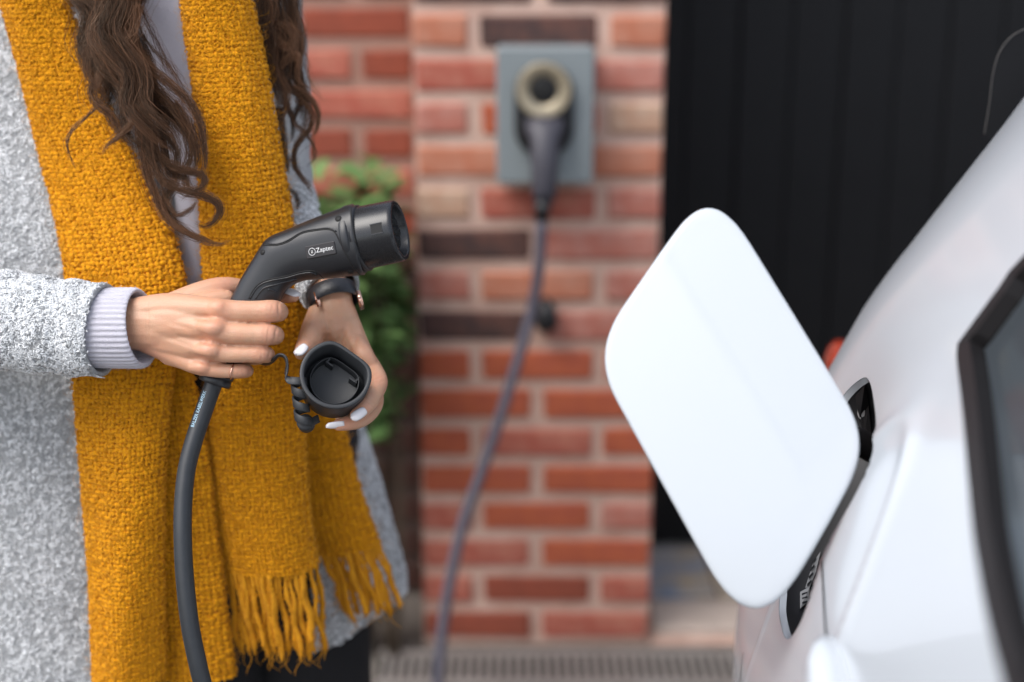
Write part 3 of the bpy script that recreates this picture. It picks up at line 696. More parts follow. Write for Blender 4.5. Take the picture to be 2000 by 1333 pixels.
# --- trunk, neck and upper arms, all under the clothes
def chain3(mb, pts, seg=20):
    V, Fc = capsule_vf([p[:3] for p in pts], [p[3] for p in pts], seg); mb.add(V, Fc)
chain3(body, [(-.42, 1.50, .86, .10), (-.42, 1.52, 1.0, .09), (-.42, 1.58, 1.2, .09), (-.42, 1.60, 1.34, .08), (-.42, 1.58, 1.44, .05), (-.42, 1.55, 1.50, .05)])
chain3(body, [(-.42, 1.53, 1.58, .075), (-.42, 1.52, 1.66, .082)])
sR, sLh = Pd(-70, -60, 1.54), Pd(500, -20, 1.555)
eR = Pd(-300, 600, 1.34); eL = Pd(540, 350, 1.50)
for a_, b_, c_ in ((sR, eR, Pd(215, 630, 1.268)), (sLh, eL, Pd(630, 545, 1.365))): chain3(body, [(*a_, .035), (*b_, .024), (*((b_+c_)/2), .021), (*c_, .019)])
bo = body.build('body', M['skin'], per)
bv = np.array(body.V); bt = np.zeros(len(bv))                        # ruddier skin over joints and finger ends
for x_, y_, d_, r_ in ((535, 608, 1.242, .011), (528, 654, 1.240, .011), (515, 692, 1.244, .010), (478, 725, 1.251, .009), (427, 604, 1.236, .012), (415, 641, 1.232, .012), (408, 686, 1.236, .011), (396, 718, 1.246, .010), (566, 580, 1.292, .012), (300, 690, 1.262, .02), (738, 746, 1.295, .012), (697, 811, 1.252, .014), (665, 830, 1.260, .014), (594, 684, 1.268, .014), (712, 694, 1.314, .011), (440, 560, 1.28, .014)):
    bt += .6*np.exp(-(np.linalg.norm(bv-Pd(x_, y_, d_), axis=1)/r_)**2)
at_ = bo.data.attributes.new('tint', 'FLOAT', 'POINT'); at_.data.foreach_set('value', np.clip(bt, 0, 1).astype(np.float32))
# --- finger nails
def nail(c, along, normal, L_, W2, name='fingernail'):
    al_ = nrm(along); nn = nrm(normal); nn = nrm(nn-al_*(nn@al_)); sd_ = np.cross(al_, nn); rows = []
    for i in range(13):
        t = i/12; wd = W2*(math.sin(pi*min(1, (t*.62+.20)))**.55 if t < .75 else (1-((t-.75)/.25)**2.2*.93)*(math.sin(pi*min(1, .75*.62+.20))**.55))
        rows.append([np.asarray(c)+al_*L_*(t-.5)+sd_*wd*u-nn*(W2*.55*u*u+.12*L_*(t-.4)**2) for u in np.linspace(-1, 1, 9)])
    V, Fc = loft_vf(rows, cap=False, closed=False); o = MB().add(V, Fc).build(name, M['nail'])
    md = o.modifiers.new('t', 'SOLIDIFY'); md.thickness = .0009; md.offset = 0
    o.parent = bo
    return o
nail(Pd(571, 566.5, 1.2840), Pd(589, 574, 1.279)-Pd(553, 561, 1.288), UP*.93-FWD*.38, .0170, .0056)
nail(Pd(586, 680, 1.2555), Pd(576, 692, 1.250)-Pd(596, 670, 1.262), -FWD*.9+UP*.35-RT*.3, .0135, .0056)
nail(Pd(701, 808, 1.2475), Pd(687, 817, 1.243)-Pd(715, 798, 1.252), -FWD*.75+UP*.42+RT*.35, .0155, .0045)
nail(Pd(655, 834, 1.2575), Pd(638, 837, 1.256)-Pd(672, 832, 1.259), -FWD*.60-UP*.62+RT*.1, .0160, .0042)
# --- thin ring on the little finger, watch strap on the other wrist
V, Fc = [], []
q = [Pd(454, 726, 1.2505)+R_mm(15.0, 1.25)*(cos(t)*nrm(UP+RT*.22)+sin(t)*FWD) for t in np.arange(33)*2*pi/32]
V, Fc = tube_vf(np.array(q), .0006, 8, False); MB().add(V, Fc).build('finger_ring', M['ring'], per)
wcn = Pd(650, 580, 1.343); wa = nrm(Pd(658, 625, 1.335)-Pd(640, 555, 1.356)); wu = nrm(RT-wa*(RT@wa)); wv = np.cross(wa, wu)
rings = []
for h_, k_ in ((-.0085, 1.0), (-.0075, 1.045), (.0075, 1.045), (.0085, 1.0)):
    rings.append([wcn+wa*h_+k_*(wu*cos(t)*.0225+wv*sin(t)*.0185) for t in np.arange(40)*2*pi/40])
V, Fc = loft_vf(rings, cap=False); ws = MB().add(V, Fc).build('watch_strap', M['strap'], per)
V, Fc = box_vf(wcn+wu*.0238+wv*.002+wa*.012, (.002, .007, .0065), wu, wv, wa); MB().add(V, Fc).build('buckle', M['ring'], per)
V, Fc = box_vf(wcn-wu*.0125-FWD*.0155, (.002, .0085, .0012), wu, wa, -FWD); MB().add(V, Fc).build('strap_loop', M['ring'], per)

# ------------------------------------------------------------------ textiles
def grid_from_edges(Lp, Rp, nv, nu, bulge=.02, edge=.5, folds=(), seed=0):
    """cloth hanging between two edge lines given as (px, py, Y)"""
    r_ = np.random.default_rng(seed)
    A = arcspline(np.array([PY(*p) for p in Lp]), nv); B = arcspline(np.array([PY(*p) for p in Rp]), nv)
    u = np.linspace(0, 1, nu); G = A[:, None]*(1-u)[None, :, None]+B[:, None]*u[None, :, None]
    v = np.linspace(0, 1, nv)
    off = bulge*np.sin(pi*u)[None]**edge*np.ones((nv, 1))
    for (fu, fv, am, ph) in folds: off = off+am*np.sin(2*pi*(fu*u[None]+fv*v[:, None])+ph)
    G = G.copy(); G[..., 1] -= off
    return G
def grid_normals(G):
    du = np.gradient(G, axis=1); dv = np.gradient(G, axis=0); n = np.cross(du, dv); n /= np.linalg.norm(n, axis=-1)[..., None]+1e-12
    return n
def sheet_vf(G, thick, toward):
    """closed thick cloth; 'toward' is the point the front faces"""
    n = grid_normals(G); 
    if ((np.asarray(toward)-G.reshape(-1, 3))*n.reshape(-1, 3)).sum() < 0: n = -n
    nv, nu = G.shape[:2]; Vf = G.reshape(-1, 3); Vb = (G-n*thick).reshape(-1, 3); V = np.vstack([Vf, Vb]); m_ = nv*nu
    q = np.array([(i*nu+j, i*nu+j+1, (i+1)*nu+j+1, (i+1)*nu+j) for i in range(nv-1) for j in range(nu-1)])
    Fc = [tuple(x) for x in q]+[tuple(x[::-1]+m_) for x in q]
    for i in range(nv-1):
        Fc.append((i*nu, (i+1)*nu, (i+1)*nu+m_, i*nu+m_)); a_ = i*nu+nu-1; Fc.append((a_, a_+m_, a_+nu+m_, a_+nu))
    for j in range(nu-1):
        Fc.append((j, j+m_, j+1+m_, j+1)); a_ = (nv-1)*nu+j; Fc.append((a_, a_+1, a_+1+m_, a_+m_))
    return V, Fc
def sample(G, N, mask=None, toward=None, seed=1):
    """N points spread evenly by area on grid G -> pos, normal, two tangents"""
    r_ = np.random.default_rng(seed); n = grid_normals(G)
    tw = C0 if toward is None else toward
    if ((tw-G.reshape(-1, 3))*n.reshape(-1, 3)).sum() < 0: n = -n
    du = np.gradient(G, axis=1); dv = np.gradient(G, axis=0)
    ar = np.linalg.norm(np.cross(du, dv), axis=-1)[:-1, :-1]
    if mask is not None: ar = ar*mask(G[:-1, :-1])
    p = (ar/ar.sum()).ravel(); idx = r_.choice(len(p), N, p=p); i, j = np.divmod(idx, G.shape[1]-1); fu, fv = r_.random(N)[:, None], r_.random(N)[:, None]
    def bl(X): return (X[i, j]*(1-fu)+X[i, j+1]*fu)*(1-fv)+(X[i+1, j]*(1-fu)+X[i+1, j+1]*fu)*fv
    pos, nn = bl(G), bl(n); nn /= np.linalg.norm(nn, axis=1)[:, None]
    t1 = bl(dv); t1 -= nn*(t1*nn).sum(1)[:, None]; t1 /= np.linalg.norm(t1, axis=1)[:, None]; t2 = np.cross(nn, t1)
    return pos, nn, t1, t2
def curls(pos, nn, t1, t2, r, rt, h, seed=2, K=6, S=4, bias=None):
    """small yarn loops standing on the cloth"""
    rg = np.random.default_rng(seed); N = len(pos)
    phi = rg.uniform(0, 2*pi, N) if bias is None else rg.normal(bias, .7, N)+pi*rg.integers(0, 2, N)
    e1 = np.cos(phi)[:, None]*t1+np.sin(phi)[:, None]*t2; e2 = -np.sin(phi)[:, None]*t1+np.cos(phi)[:, None]*t2
    rr_ = r*rg.uniform(.6, 1.35, N); asp = rg.uniform(.55, 1.3, N); tm = rg.uniform(2.6, 5.2, N); hh = h*rg.uniform(.3, 1.3, N); rt_ = rt*rg.uniform(.75, 1.25, N)
    k = np.arange(K)/(K-1); tau = tm[:, None]*k[None]-tm[:, None]/2
    P = pos[:, None]+(rr_[:, None]*np.cos(tau))[..., None]*e1[:, None]+(rr_[:, None]*asp[:, None]*np.sin(tau))[..., None]*e2[:, None]+(hh[:, None]*(np.sin(pi*k)[None]*.9-.15))[..., None]*nn[:, None]
    P = P+rg.normal(0, r*.13, P.shape)
    T = np.gradient(P, axis=1); T /= np.linalg.norm(T, axis=2)[..., None]+1e-12
    sd_ = np.cross(T, nn[:, None]); sd_ /= np.linalg.norm(sd_, axis=2)[..., None]+1e-9; up_ = np.cross(sd_, T)
    rad = rt_[:, None]*(.55+.45*np.sin(pi*k))[None]
    al_ = np.arange(S)*2*pi/S+.4
    V = P[:, :, None]+rad[..., None, None]*(np.cos(al_)[None, None, :, None]*sd_[:, :, None]+np.sin(al_)[None, None, :, None]*up_[:, :, None])
    base = (np.arange(N)*K*S)[:, None, None]; kk = np.arange(K-1)[None, :, None]*S; ss = np.arange(S)[None, None]; s2 = (ss+1) % S
    Fq = np.stack(np.broadcast_arrays(base+kk+ss, base+kk+s2, base+kk+S+s2, base+kk+S+ss), -1).reshape(-1, 4)
    tint = np.repeat(np.clip(rg.normal(.5, .30, N), 0, 1), K*S)
    return V.reshape(-1, 3), Fq, tint
def grid_sites(G, sp, jit, seed):
    """jittered rows of sites on the cloth"""
    rg = np.random.default_rng(seed); w_ = np.linalg.norm(np.diff(G, axis=1), axis=2).sum(1).mean(); h_ = np.linalg.norm(np.diff(G, axis=0), axis=2).sum(0).mean()
    nu_, nv_ = max(3, int(w_/sp)), max(3, int(h_/sp)); jj_, ii_ = np.meshgrid(np.arange(nu_), np.arange(nv_))
    u = (jj_+.5+.5*(ii_ % 2)*.6+rg.uniform(-jit, jit, jj_.shape)).ravel()/nu_; v = (ii_+.5+rg.uniform(-jit, jit, jj_.shape)*.8).ravel()/nv_
    return bilin(G, np.clip(u, 0, .9999), np.clip(v, 0, .9999))
def bilin(G, u, v):
    n = grid_normals(G)
    if ((C0-G.reshape(-1, 3))*n.reshape(-1, 3)).sum() < 0: n = -n
    dv = np.gradient(G, axis=0); x = u*(G.shape[1]-1); y = v*(G.shape[0]-1); j = x.astype(int); i = y.astype(int); fu, fv = (x-j)[:, None], (y-i)[:, None]
    def bl(X): return (X[i, j]*(1-fu)+X[i, j+1]*fu)*(1-fv)+(X[i+1, j]*(1-fu)+X[i+1, j+1]*fu)*fv
    pos, nn = bl(G), bl(n); nn /= np.linalg.norm(nn, axis=1)[:, None]; t1 = bl(dv); t1 -= nn*(t1*nn).sum(1)[:, None]; t1 /= np.linalg.norm(t1, axis=1)[:, None]
    return pos, nn, t1, np.cross(nn, t1)
def nubs(pos, nn, t1, t2, sp, per_, r, rt, h, seed, lo=0., hi=1., spread=.31, K=5, fleck=0.):
    """every site becomes a small tuft of yarn loops"""
    rg = np.random.default_rng(seed); N = len(pos); rep = lambda X: np.repeat(X, per_, 0)
    a_, b_ = rg.normal(0, spread, (2, N*per_)); hs_ = np.repeat(rg.uniform(.25, 1.25, N), per_)*np.exp(-(a_*a_+b_*b_)*1.6)
    pos2 = rep(pos)+rep(t1)*(a_*sp)[:, None]+rep(t2)*(b_*sp)[:, None]+rep(nn)*(h*hs_)[:, None]
    nt_ = rg.uniform(lo, hi, N); nt_ = np.where(rg.random(N) < fleck, rg.uniform(-.1, .25, N), nt_); V, Fq, _ = curls(pos2, rep(nn), rep(t1), rep(t2), r, rt, r*.8, seed+1, K, 3)
    tt_ = np.clip(np.repeat(nt_, per_)+rg.normal(0, .13, N*per_), 0, 1)
    return V, Fq, np.repeat(tt_, K*3)
def weave(G, sp, r, A, seed, S=5, sub_=3):
    """plain weave of thick uneven yarn on the cloth grid: weft rows over and under warp columns"""
    rg = np.random.default_rng(seed); w_ = np.linalg.norm(np.diff(G, axis=1), axis=2).sum(1).mean(); h_ = np.linalg.norm(np.diff(G, axis=0), axis=2).sum(0).mean()
    nu_, nv_ = max(3, int(w_/sp)), max(3, int(h_/sp)); VV = []; FF = []; TT = []; b_ = 0
    def sm(n, k_, s_): return np.interp(np.linspace(0, k_, n), np.arange(k_+1), rg.normal(0, s_, k_+1))
    def yarn(u, v, hgt, along):
        n = len(u); pos, nn, t1, t2 = bilin(G, np.clip(u, 0, .9999), np.clip(v, 0, .9999)); c_ = pos+nn*hgt[:, None]
        T = np.gradient(c_, axis=0); T /= np.linalg.norm(T, axis=1)[:, None]+1e-12; sd2_ = np.cross(T, nn); sd2_ /= np.linalg.norm(sd2_, axis=1)[:, None]+1e-12; up_ = np.cross(sd2_, T)
        rad = r*np.clip(1+sm(n, max(2, n//3), .22)+.12*np.sign(hgt)*np.abs(hgt)/A, .5, 1.6); al_ = np.arange(S)*2*pi/S
        V = c_[:, None]+rad[:, None, None]*(np.cos(al_)[None, :, None]*sd2_[:, None]*1.08+np.sin(al_)[None, :, None]*up_[:, None])
        i = np.arange(n-1)[:, None]*S; j = np.arange(S)[None]; j2 = (j+1) % S
        return V.reshape(-1, 3), np.stack([i+j, i+j2, i+S+j2, i+S+j], -1).reshape(-1, 4), np.repeat(np.clip(.45+sm(n, max(2, n//5), .28), 0, 1), S)
    for i in range(nv_):
        n = nu_*sub_; u = np.linspace(.004, .996, n); v = (i+.5+sm(n, max(2, nu_//2), .16))/nv_; hgt = A*np.cos(pi*(u*nu_-.5)+pi*i)
        q = yarn(u, v, hgt, 0); VV.append(q[0]); FF.append(q[1]+b_); TT.append(q[2]); b_ += len(q[0])
    for j in range(nu_):
        n = nv_*sub_; v = np.linspace(.001, .999, n); u = (j+.5+sm(n, max(2, nv_//2), .16))/nu_; hgt = -A*np.cos(pi*(v*nv_-.5)+pi*j)
        q = yarn(u, v, hgt, 1); VV.append(q[0]); FF.append(q[1]+b_); TT.append(q[2]); b_ += len(q[0])
    return np.concatenate(VV), np.concatenate(FF), np.concatenate(TT)
def fibres(pos, nn, t1, t2, L_, rt, seed=3, K=6, lift=.5):
    """long loose hairs"""
    rg = np.random.default_rng(seed); N = len(pos); phi = rg.uniform(0, 2*pi, N)
    e1 = np.cos(phi)[:, None]*t1+np.sin(phi)[:, None]*t2; e2 = np.cross(nn, e1)
    k = np.arange(K)/(K-1); LL = L_*rg.uniform(.4, 1.5, N); lf = lift*rg.uniform(.2, 1.3, N); cv = rg.normal(0, .5, N)
    P = pos[:, None]+(LL[:, None]*k)[..., None]*e1[:, None]+(LL[:, None]*lf[:, None]*np.sin(k*2.2))[..., None]*nn[:, None]+(LL[:, None]*cv[:, None]*k**2)[..., None]*e2[:, None]
    T = np.gradient(P, axis=1); T /= np.linalg.norm(T, axis=2)[..., None]+1e-12
    sd_ = np.cross(T, nn[:, None]); sd_ /= np.linalg.norm(sd_, axis=2)[..., None]+1e-9; up_ = np.cross(sd_, T); S = 3; al_ = np.arange(S)*2*pi/S
    rad = rt*(1-.6*k)[None, :, None, None]
    V = P[:, :, None]+rad*(np.cos(al_)[None, None, :, None]*sd_[:, :, None]+np.sin(al_)[None, None, :, None]*up_[:, :, None])
    base = (np.arange(N)*K*S)[:, None, None]; kk = np.arange(K-1)[None, :, None]*S; ss = np.arange(S)[None, None]; s2 = (ss+1) % S
    Fq = np.stack(np.broadcast_arrays(base+kk+ss, base+kk+s2, base+kk+S+s2, base+kk+S+ss), -1).reshape(-1, 4)
    return V.reshape(-1, 3), Fq, np.repeat(np.clip(rg.normal(.55, .25, N), 0, 1), K*S)
def merge(parts):
    V = []; Fq = []; T = []; b = 0
    for v, f, t in parts: V.append(v); Fq.append(f+b); T.append(t); b += len(v)
    return np.concatenate(V), np.concatenate(Fq), np.concatenate(T)
def px_mask(fn):
    def f(G):
        v = G-C0; d = v@FWD; x = 1000+FPX*(v@RT)/d; y = 666.5-FPX*(v@UP)/d
        return fn(x, y).astype(float)+1e-9
    return f

# --- coat: flared body with an open hem, two sleeves
cz = np.array([1.46, 1.40, 1.30, 1.15, 1.00, .85, .72, .61])
cxr = np.array([-.38, -.300, -.285, -.275, -.235, -.194, -.160, -.134]); cxl = np.array([-.50, -.60, -.64, -.66, -.68, -.70, -.715, -.73])
cyc = np.array([1.60, 1.59, 1.58, 1.545, 1.50, 1.475, 1.455, 1.442]); chd = np.array([.06, .10, .125, .135, .145, .145, .140, .137])
zz = np.linspace(1.46, .588, 90); al = np.linspace(0, 2*pi, 161)
ip = lambda A: np.interp(zz, cz[::-1], A[::-1])
cxm, cwh, cym, chh = (ip(cxr)+ip(cxl))/2, (ip(cxr)-ip(cxl))/2, ip(cyc), ip(chd)
fold = 1+.035*np.sin(7*al[None]+2.2)*np.clip((1.15-zz)/.5, 0, 1)[:, None]
sx = np.sign(np.cos(al))*np.abs(np.cos(al))**.8; sy = np.sign(np.sin(al))*np.abs(np.sin(al))**.8
Gc = np.stack([cxm[:, None]+cwh[:, None]*sx[None]*fold, cym[:, None]-chh[:, None]*sy[None]*fold, np.repeat(zz[:, None], 161, 1)], -1)
Gc[..., 1] += np.clip(Gc[..., 0]+.43, 0, 1)*.27
def coat_front_y(x, z):
    i = np.argmin(abs(zz-z)); f = Gc[i][:81]; o_ = np.argsort(f[:, 0]); return np.interp(x, f[o_, 0], f[o_, 1])
def tube_sheet(G, thick, keep=None):
    n_ = grid_normals(G); n_ = n_ if ((G-G.mean(1)[:, None])*n_).sum() > 0 else -n_
    nv, nu = G.shape[:2]; V = np.vstack([G.reshape(-1, 3), (G-n_*thick).reshape(-1, 3)]); m_ = nv*nu; Fc = []
    for i in range(nv-1):
        for j in range(nu-1):
            if keep is not None and not keep[i, j]: continue
            q = (i*nu+j, i*nu+j+1, (i+1)*nu+j+1, (i+1)*nu+j); Fc += [q, tuple(x+m_ for x in q[::-1])]
    for j in range(nu-1):
        if keep is not None and not keep[-1, j]: continue
        Fc += [(j, j+m_, j+1+m_, j+1), ((nv-1)*nu+j, (nv-1)*nu+j+1, (nv-1)*nu+j+1+m_, (nv-1)*nu+j+m_)]
    return V, Fc
coat = MB(); # the coat hangs open in front below the waist
pxc = np.stack(proj(Gc)[:2], -1)[:-1, :-1]; frontc = (np.arange(160) < 80)[None]*np.ones((89, 1), bool)
keepc = ~((pxc[..., 0] > 300) & (pxc[..., 0] < 612+np.clip((pxc[..., 1]-800)/400, 0, 1)*12) & (pxc[..., 1] > 640) & frontc.astype(bool))
V, Fc = tube_sheet(Gc, .006, keepc); coat.add(V, Fc)
def sleeve_grid(pts, nv, na, rfl=.9):
    Q = np.array([[*Pd(*p[:3]), R_mm(p[3], p[2])] for p in pts]); Q = arcspline(Q, nv); T, A, B = frames(Q[:, :3], UPC)
    a_ = np.linspace(0, 2*pi, na)
    wr_ = 1+.035*np.sin(9*np.linspace(0, 6, nv))[:, None]*np.sin(2*a_+1)[None]
    return Q[:, None, :3]+(Q[:, 3, None]*np.cos(a_)[None]*rfl*wr_)[..., None]*A[:, None]+(Q[:, 3, None]*np.sin(a_)[None]*wr_)[..., None]*B[:, None]
GsR = sleeve_grid([(-330, 600, 1.330, 105), (-150, 615, 1.310, 102), (0, 624, 1.288, 96), (90, 636, 1.276, 93), (160, 642, 1.270, 91), (203, 645, 1.266, 90)], 60, 61)
GsU = sleeve_grid([(-70, -140, 1.56, 120), (-70, 80, 1.50, 112), (-95, 280, 1.45, 112), (-170, 480, 1.40, 115), (-260, 600, 1.36, 110)], 60, 61)
GsL = sleeve_grid([(490, -60, 1.56, 90), (515, 150, 1.54, 88), (528, 330, 1.50, 80), (560, 450, 1.44, 72), (615, 520, 1.39, 66), (640, 556, 1.362, 60), (648, 570, 1.352, 58)], 60, 61)
for G_ in (GsR, GsU, GsL): V, Fc = tube_sheet(G_, .004); coat.add(V, Fc)
co = coat.build('coat', M['coat'], per)
def outward(G):
    n_ = grid_normals(G); return n_ if ((G-G.mean(1)[:, None])*n_).sum() > 0 else -n_
def sample_tube(G, N, mask, seed):
    r_ = sample(G, N, mask, None, seed); pos, nn, t1, t2 = r_
    cen = G.mean((0, 1)); 
    ax = G.mean(1); ii = np.argmin(((pos[:, None]-ax[None])**2).sum(-1), 1); sgn = np.sign(((pos-ax[ii])*nn).sum(1))[:, None]
    return pos, nn*sgn, t1, t2
vis = lambda x0, x1, y0, y1: px_mask(lambda x, y: (x > x0) & (x < x1) & (y > y0) & (y < y1))
facing = lambda G_: None
parts = []
def front(G, base):
    n_ = outward(G)[:-1, :-1]; f_ = ((C0-G[:-1, :-1])*n_).sum(-1) > -.05*1
    return lambda g_: base(g_)*f_
for G_, N, bm2, sd2 in ((Gc, 8400, px_mask(lambda x, y: ((x < 240) & (x > -40) & (y > -40) & (y < 1370)) | ((x > 622) & (x < 850) & (y > 380) & (y < 1260))), 11),
                        (GsR, 2300, vis(-50, 230, 480, 780), 12), (GsU, 650, vis(-50, 120, -40, 620), 13), (GsL, 800, vis(540, 720, 360, 640), 14)):
    s_ = sample_tube(G_, N, front(G_, bm2), sd2); parts.append(nubs(*s_, .0032, 4, .00115, .00050, .0009, sd2+20, .55, 1.1, .48, 4, .14))
s_ = sample_tube(Gc, 1500, front(Gc, px_mask(lambda x, y: (x < 300) & (x > -30))), 15); parts.append(fibres(*s_, .006, .00010, 16))
V, Fq, T_ = merge(parts); by = mesh_obj('boucle_yarn', V, Fq, M['coatyarn'], co, True, T_); tag(by, kind='stuff')
def sub(o, p):
    o.parent = p; return o

# --- sweater: front between the scarf ends, ribbed cuff
Gw = grid_from_edges([(215, -60, 1.425), (290, 100, 1.415), (330, 300, 1.385), (350, 480, 1.355), (362, 620, 1.335)], [(400, -60, 1.425), (405, 100, 1.415), (408, 300, 1.385), (410, 480, 1.355), (412, 620, 1.335)], 60, 16, .012)
sw = MB(); V, Fc = sheet_vf(Gw, .004, C0); sw.add(V, Fc)
Q = np.array([[*Pd(*p[:3]), R_mm(p[3], p[2])] for p in ((150, 641, 1.270, 76), (190, 641, 1.2675, 78), (235, 641, 1.265, 79), (270, 641, 1.263, 79), (278, 641, 1.2625, 76), (276, 641, 1.2625, 71), (262, 641, 1.263, 68), (225, 640, 1.266, 66))])
rib = lambda a_: 1+.016*np.sign(np.sin(a_*44))*np.abs(np.sin(a_*44))**.6
T, A, B = frames(arcspline(Q, 44)[:, :3], UPC)
T0, A0, B0 = frames(np.array([Pd(150, 641, 1.270), Pd(276, 641, 1.2625)]), UPC); Qd = linres(Q, 44)
a_ = np.arange(352)*2*pi/352
ringsC = []
for i in range(44):
    sk = Qd[i, :3]+.0
    wob = 1+.02*np.sin(2*a_+.5)
    ringsC.append(sk+T0[0]*(.0045*np.sin(a_-.6))[:, None]+(Qd[i, 3]*rib(a_)*wob)[:, None]*(.86*np.cos(a_)[:, None]*A0[0]+np.sin(a_)[:, None]*B0[0]))
V, Fc = loft_vf(ringsC, cap=False); sw.add(V, Fc)
swo = sw.build('sweater', M['sweater'], per)
pos, nn, t1, t2 = sample(np.array(ringsC), 1800, None, None, 31)
V, Fq, T_ = fibres(pos, nn, t1, t2, .0022, .00008, 32); Vw, Fw, Tw = fibres(*sample(Gw, 1300, None, None, 33), .004, .00009, 34)
V, Fq, T_ = merge([(V, Fq, T_), (Vw, Fw, Tw)]); fz = mesh_obj('knit_fuzz', V, Fq, M['sweater']); tag(fz, kind='stuff'); sub(fz, swo)

# --- trousers
tro = MB()
for x0, y0 in ((-.36, 1.47), (-.245, 1.52)):
    Qt = spline([(x0-.02, y0, .86), (x0, y0, .62), (x0+.005, y0, .35), (x0+.005, y0+.01, .08)], 20); V, Fc = tube_vf(Qt, np.linspace(.088, .058, 20), 28); tro.add(V, Fc)
V, Fc = ellipsoid_vf((-.37, 1.49, .90), [(.16, 0, 0), (0, .10, 0), (0, 0, .16)], 28, 16); tro.add(V, Fc)
tro.build('trousers', M['trouser'], per)
sho = MB()
for x0, y0 in ((-.355, 1.47), (-.24, 1.52)):
    V, Fc = capsule_vf([(x0, y0+.05, .05), (x0, y0-.05, .045), (x0, y0-.15, .036)], [.048, .044, .035], 16, .9, (0, 0, 1)); sho.add(V, Fc)
sho.build('shoes', M['dark'], per)

# --- scarf
GA = grid_from_edges([(-8, -50, 1.425), (22, 60, 1.415), (48, 160, 1.405), (75, 280, 1.390), (105, 400, 1.365), (128, 510, 1.335), (138, 600, 1.315), (146, 740, 1.295), (160, 950, 1.285), (176, 1150, 1.280), (184, 1325, 1.280)],
                     [(120, -50, 1.400), (150, 60, 1.395), (190, 160, 1.385), (250, 280, 1.370), (310, 390, 1.345), (348, 490, 1.320), (360, 580, 1.300), (338, 730, 1.278), (322, 880, 1.265), (318, 1060, 1.260), (319, 1325, 1.262)], 150, 30, .022, .55, [(1.0, .8, .003, 0), (.5, 2.1, .002, 1)])
GA2 = grid_from_edges([(270, 560, 1.325), (285, 740, 1.302), (290, 880, 1.292), (295, 1060, 1.287), (300, 1330, 1.287)], [(352, 560, 1.325), (378, 740, 1.303), (404, 880, 1.298), (430, 1090, 1.296), (459, 1318, 1.295)], 90, 20, .010, .5, [(.8, .5, .003, .5)])
GB = grid_from_edges([(350, -50, 1.385), (368, 80, 1.378), (385, 200, 1.366), (394, 400, 1.345), (400, 560, 1.328), (405, 720, 1.320), (410, 860, 1.318), (424, 1000, 1.318), (442, 1110, 1.318)],
                     [(478, -50, 1.385), (508, 80, 1.378), (530, 200, 1.366), (560, 380, 1.345), (578, 480, 1.335), (590, 580, 1.330), (592, 720, 1.326), (595, 850, 1.324), (606, 1000, 1.322), (621, 1100, 1.322)], 130, 34, .030, .5, [(.5, .6, .003, .3), (1.2, 1.4, .0015, 0)])
GC = grid_from_edges([(560, 420, 1.43), (575, 560, 1.405), (580, 700, 1.395), (590, 850, 1.390), (606, 1000, 1.385), (625, 1085, 1.385)], [(576, 420, 1.43), (600, 560, 1.41), (622, 700, 1.405), (672, 840, 1.40), (708, 970, 1.395), (742, 1062, 1.395)], 80, 22, .012, .5, [(.7, .5, .002, 0)])
scf = MB()
for G_ in (GA, GA2, GB, GC): V, Fc = sheet_vf(G_, .006, C0); scf.add(V, Fc)
sc = scf.build('scarf', M['scarf'], per)
parts = []
for G_, jit, sd2 in ((GA, .42, 41), (GA2, .42, 42), (GB, .20, 43), (GC, .20, 44)):
    st_ = grid_sites(G_, .0045, jit, sd2); N = len(st_[0])
    parts.append(weave(G_, .0047, .00195, .0015, sd2+3))
    parts.append(nubs(st_[0]+st_[1]*.0022, *st_[1:], .0045, 2, .0015, .00055, .0008, sd2+20, .2, .9))
    parts.append(fibres(*sample(G_, int(N*.65), None, None, sd2+5), .0070, .00008, sd2+40, 5, .7))
    for col_ in (0, -1):
        e_ = G_[:, col_]; m_ = 420 if len(e_) > 100 else 260
        ii = np.sort(RNG.uniform(0, len(e_)-1.01, m_)); i0 = ii.astype(int); f_ = (ii-i0)[:, None]; pos = e_[i0]*(1-f_)+e_[i0+1]*f_+np.array([0, .002, 0])
        out = np.array([1.0 if col_ else -1.0, -.4, 0]); nn = np.tile(nrm(out), (m_, 1)); t1 = np.tile(np.array([0, 0, -1.0]), (m_, 1)); t2 = np.cross(nn, t1)
        parts.append(curls(pos, nn, t1, t2, .0019, .0009, .0018, sd2+60+col_, 5, 3)); parts.append(fibres(pos, nn, t1, t2, .008, .00011, sd2+80+col_, 5, .9))
V, Fq, T_ = merge(parts); yn = mesh_obj('boucle_yarn', V, Fq, M['yarn']); tag(yn, kind='stuff'); sub(yn, sc)
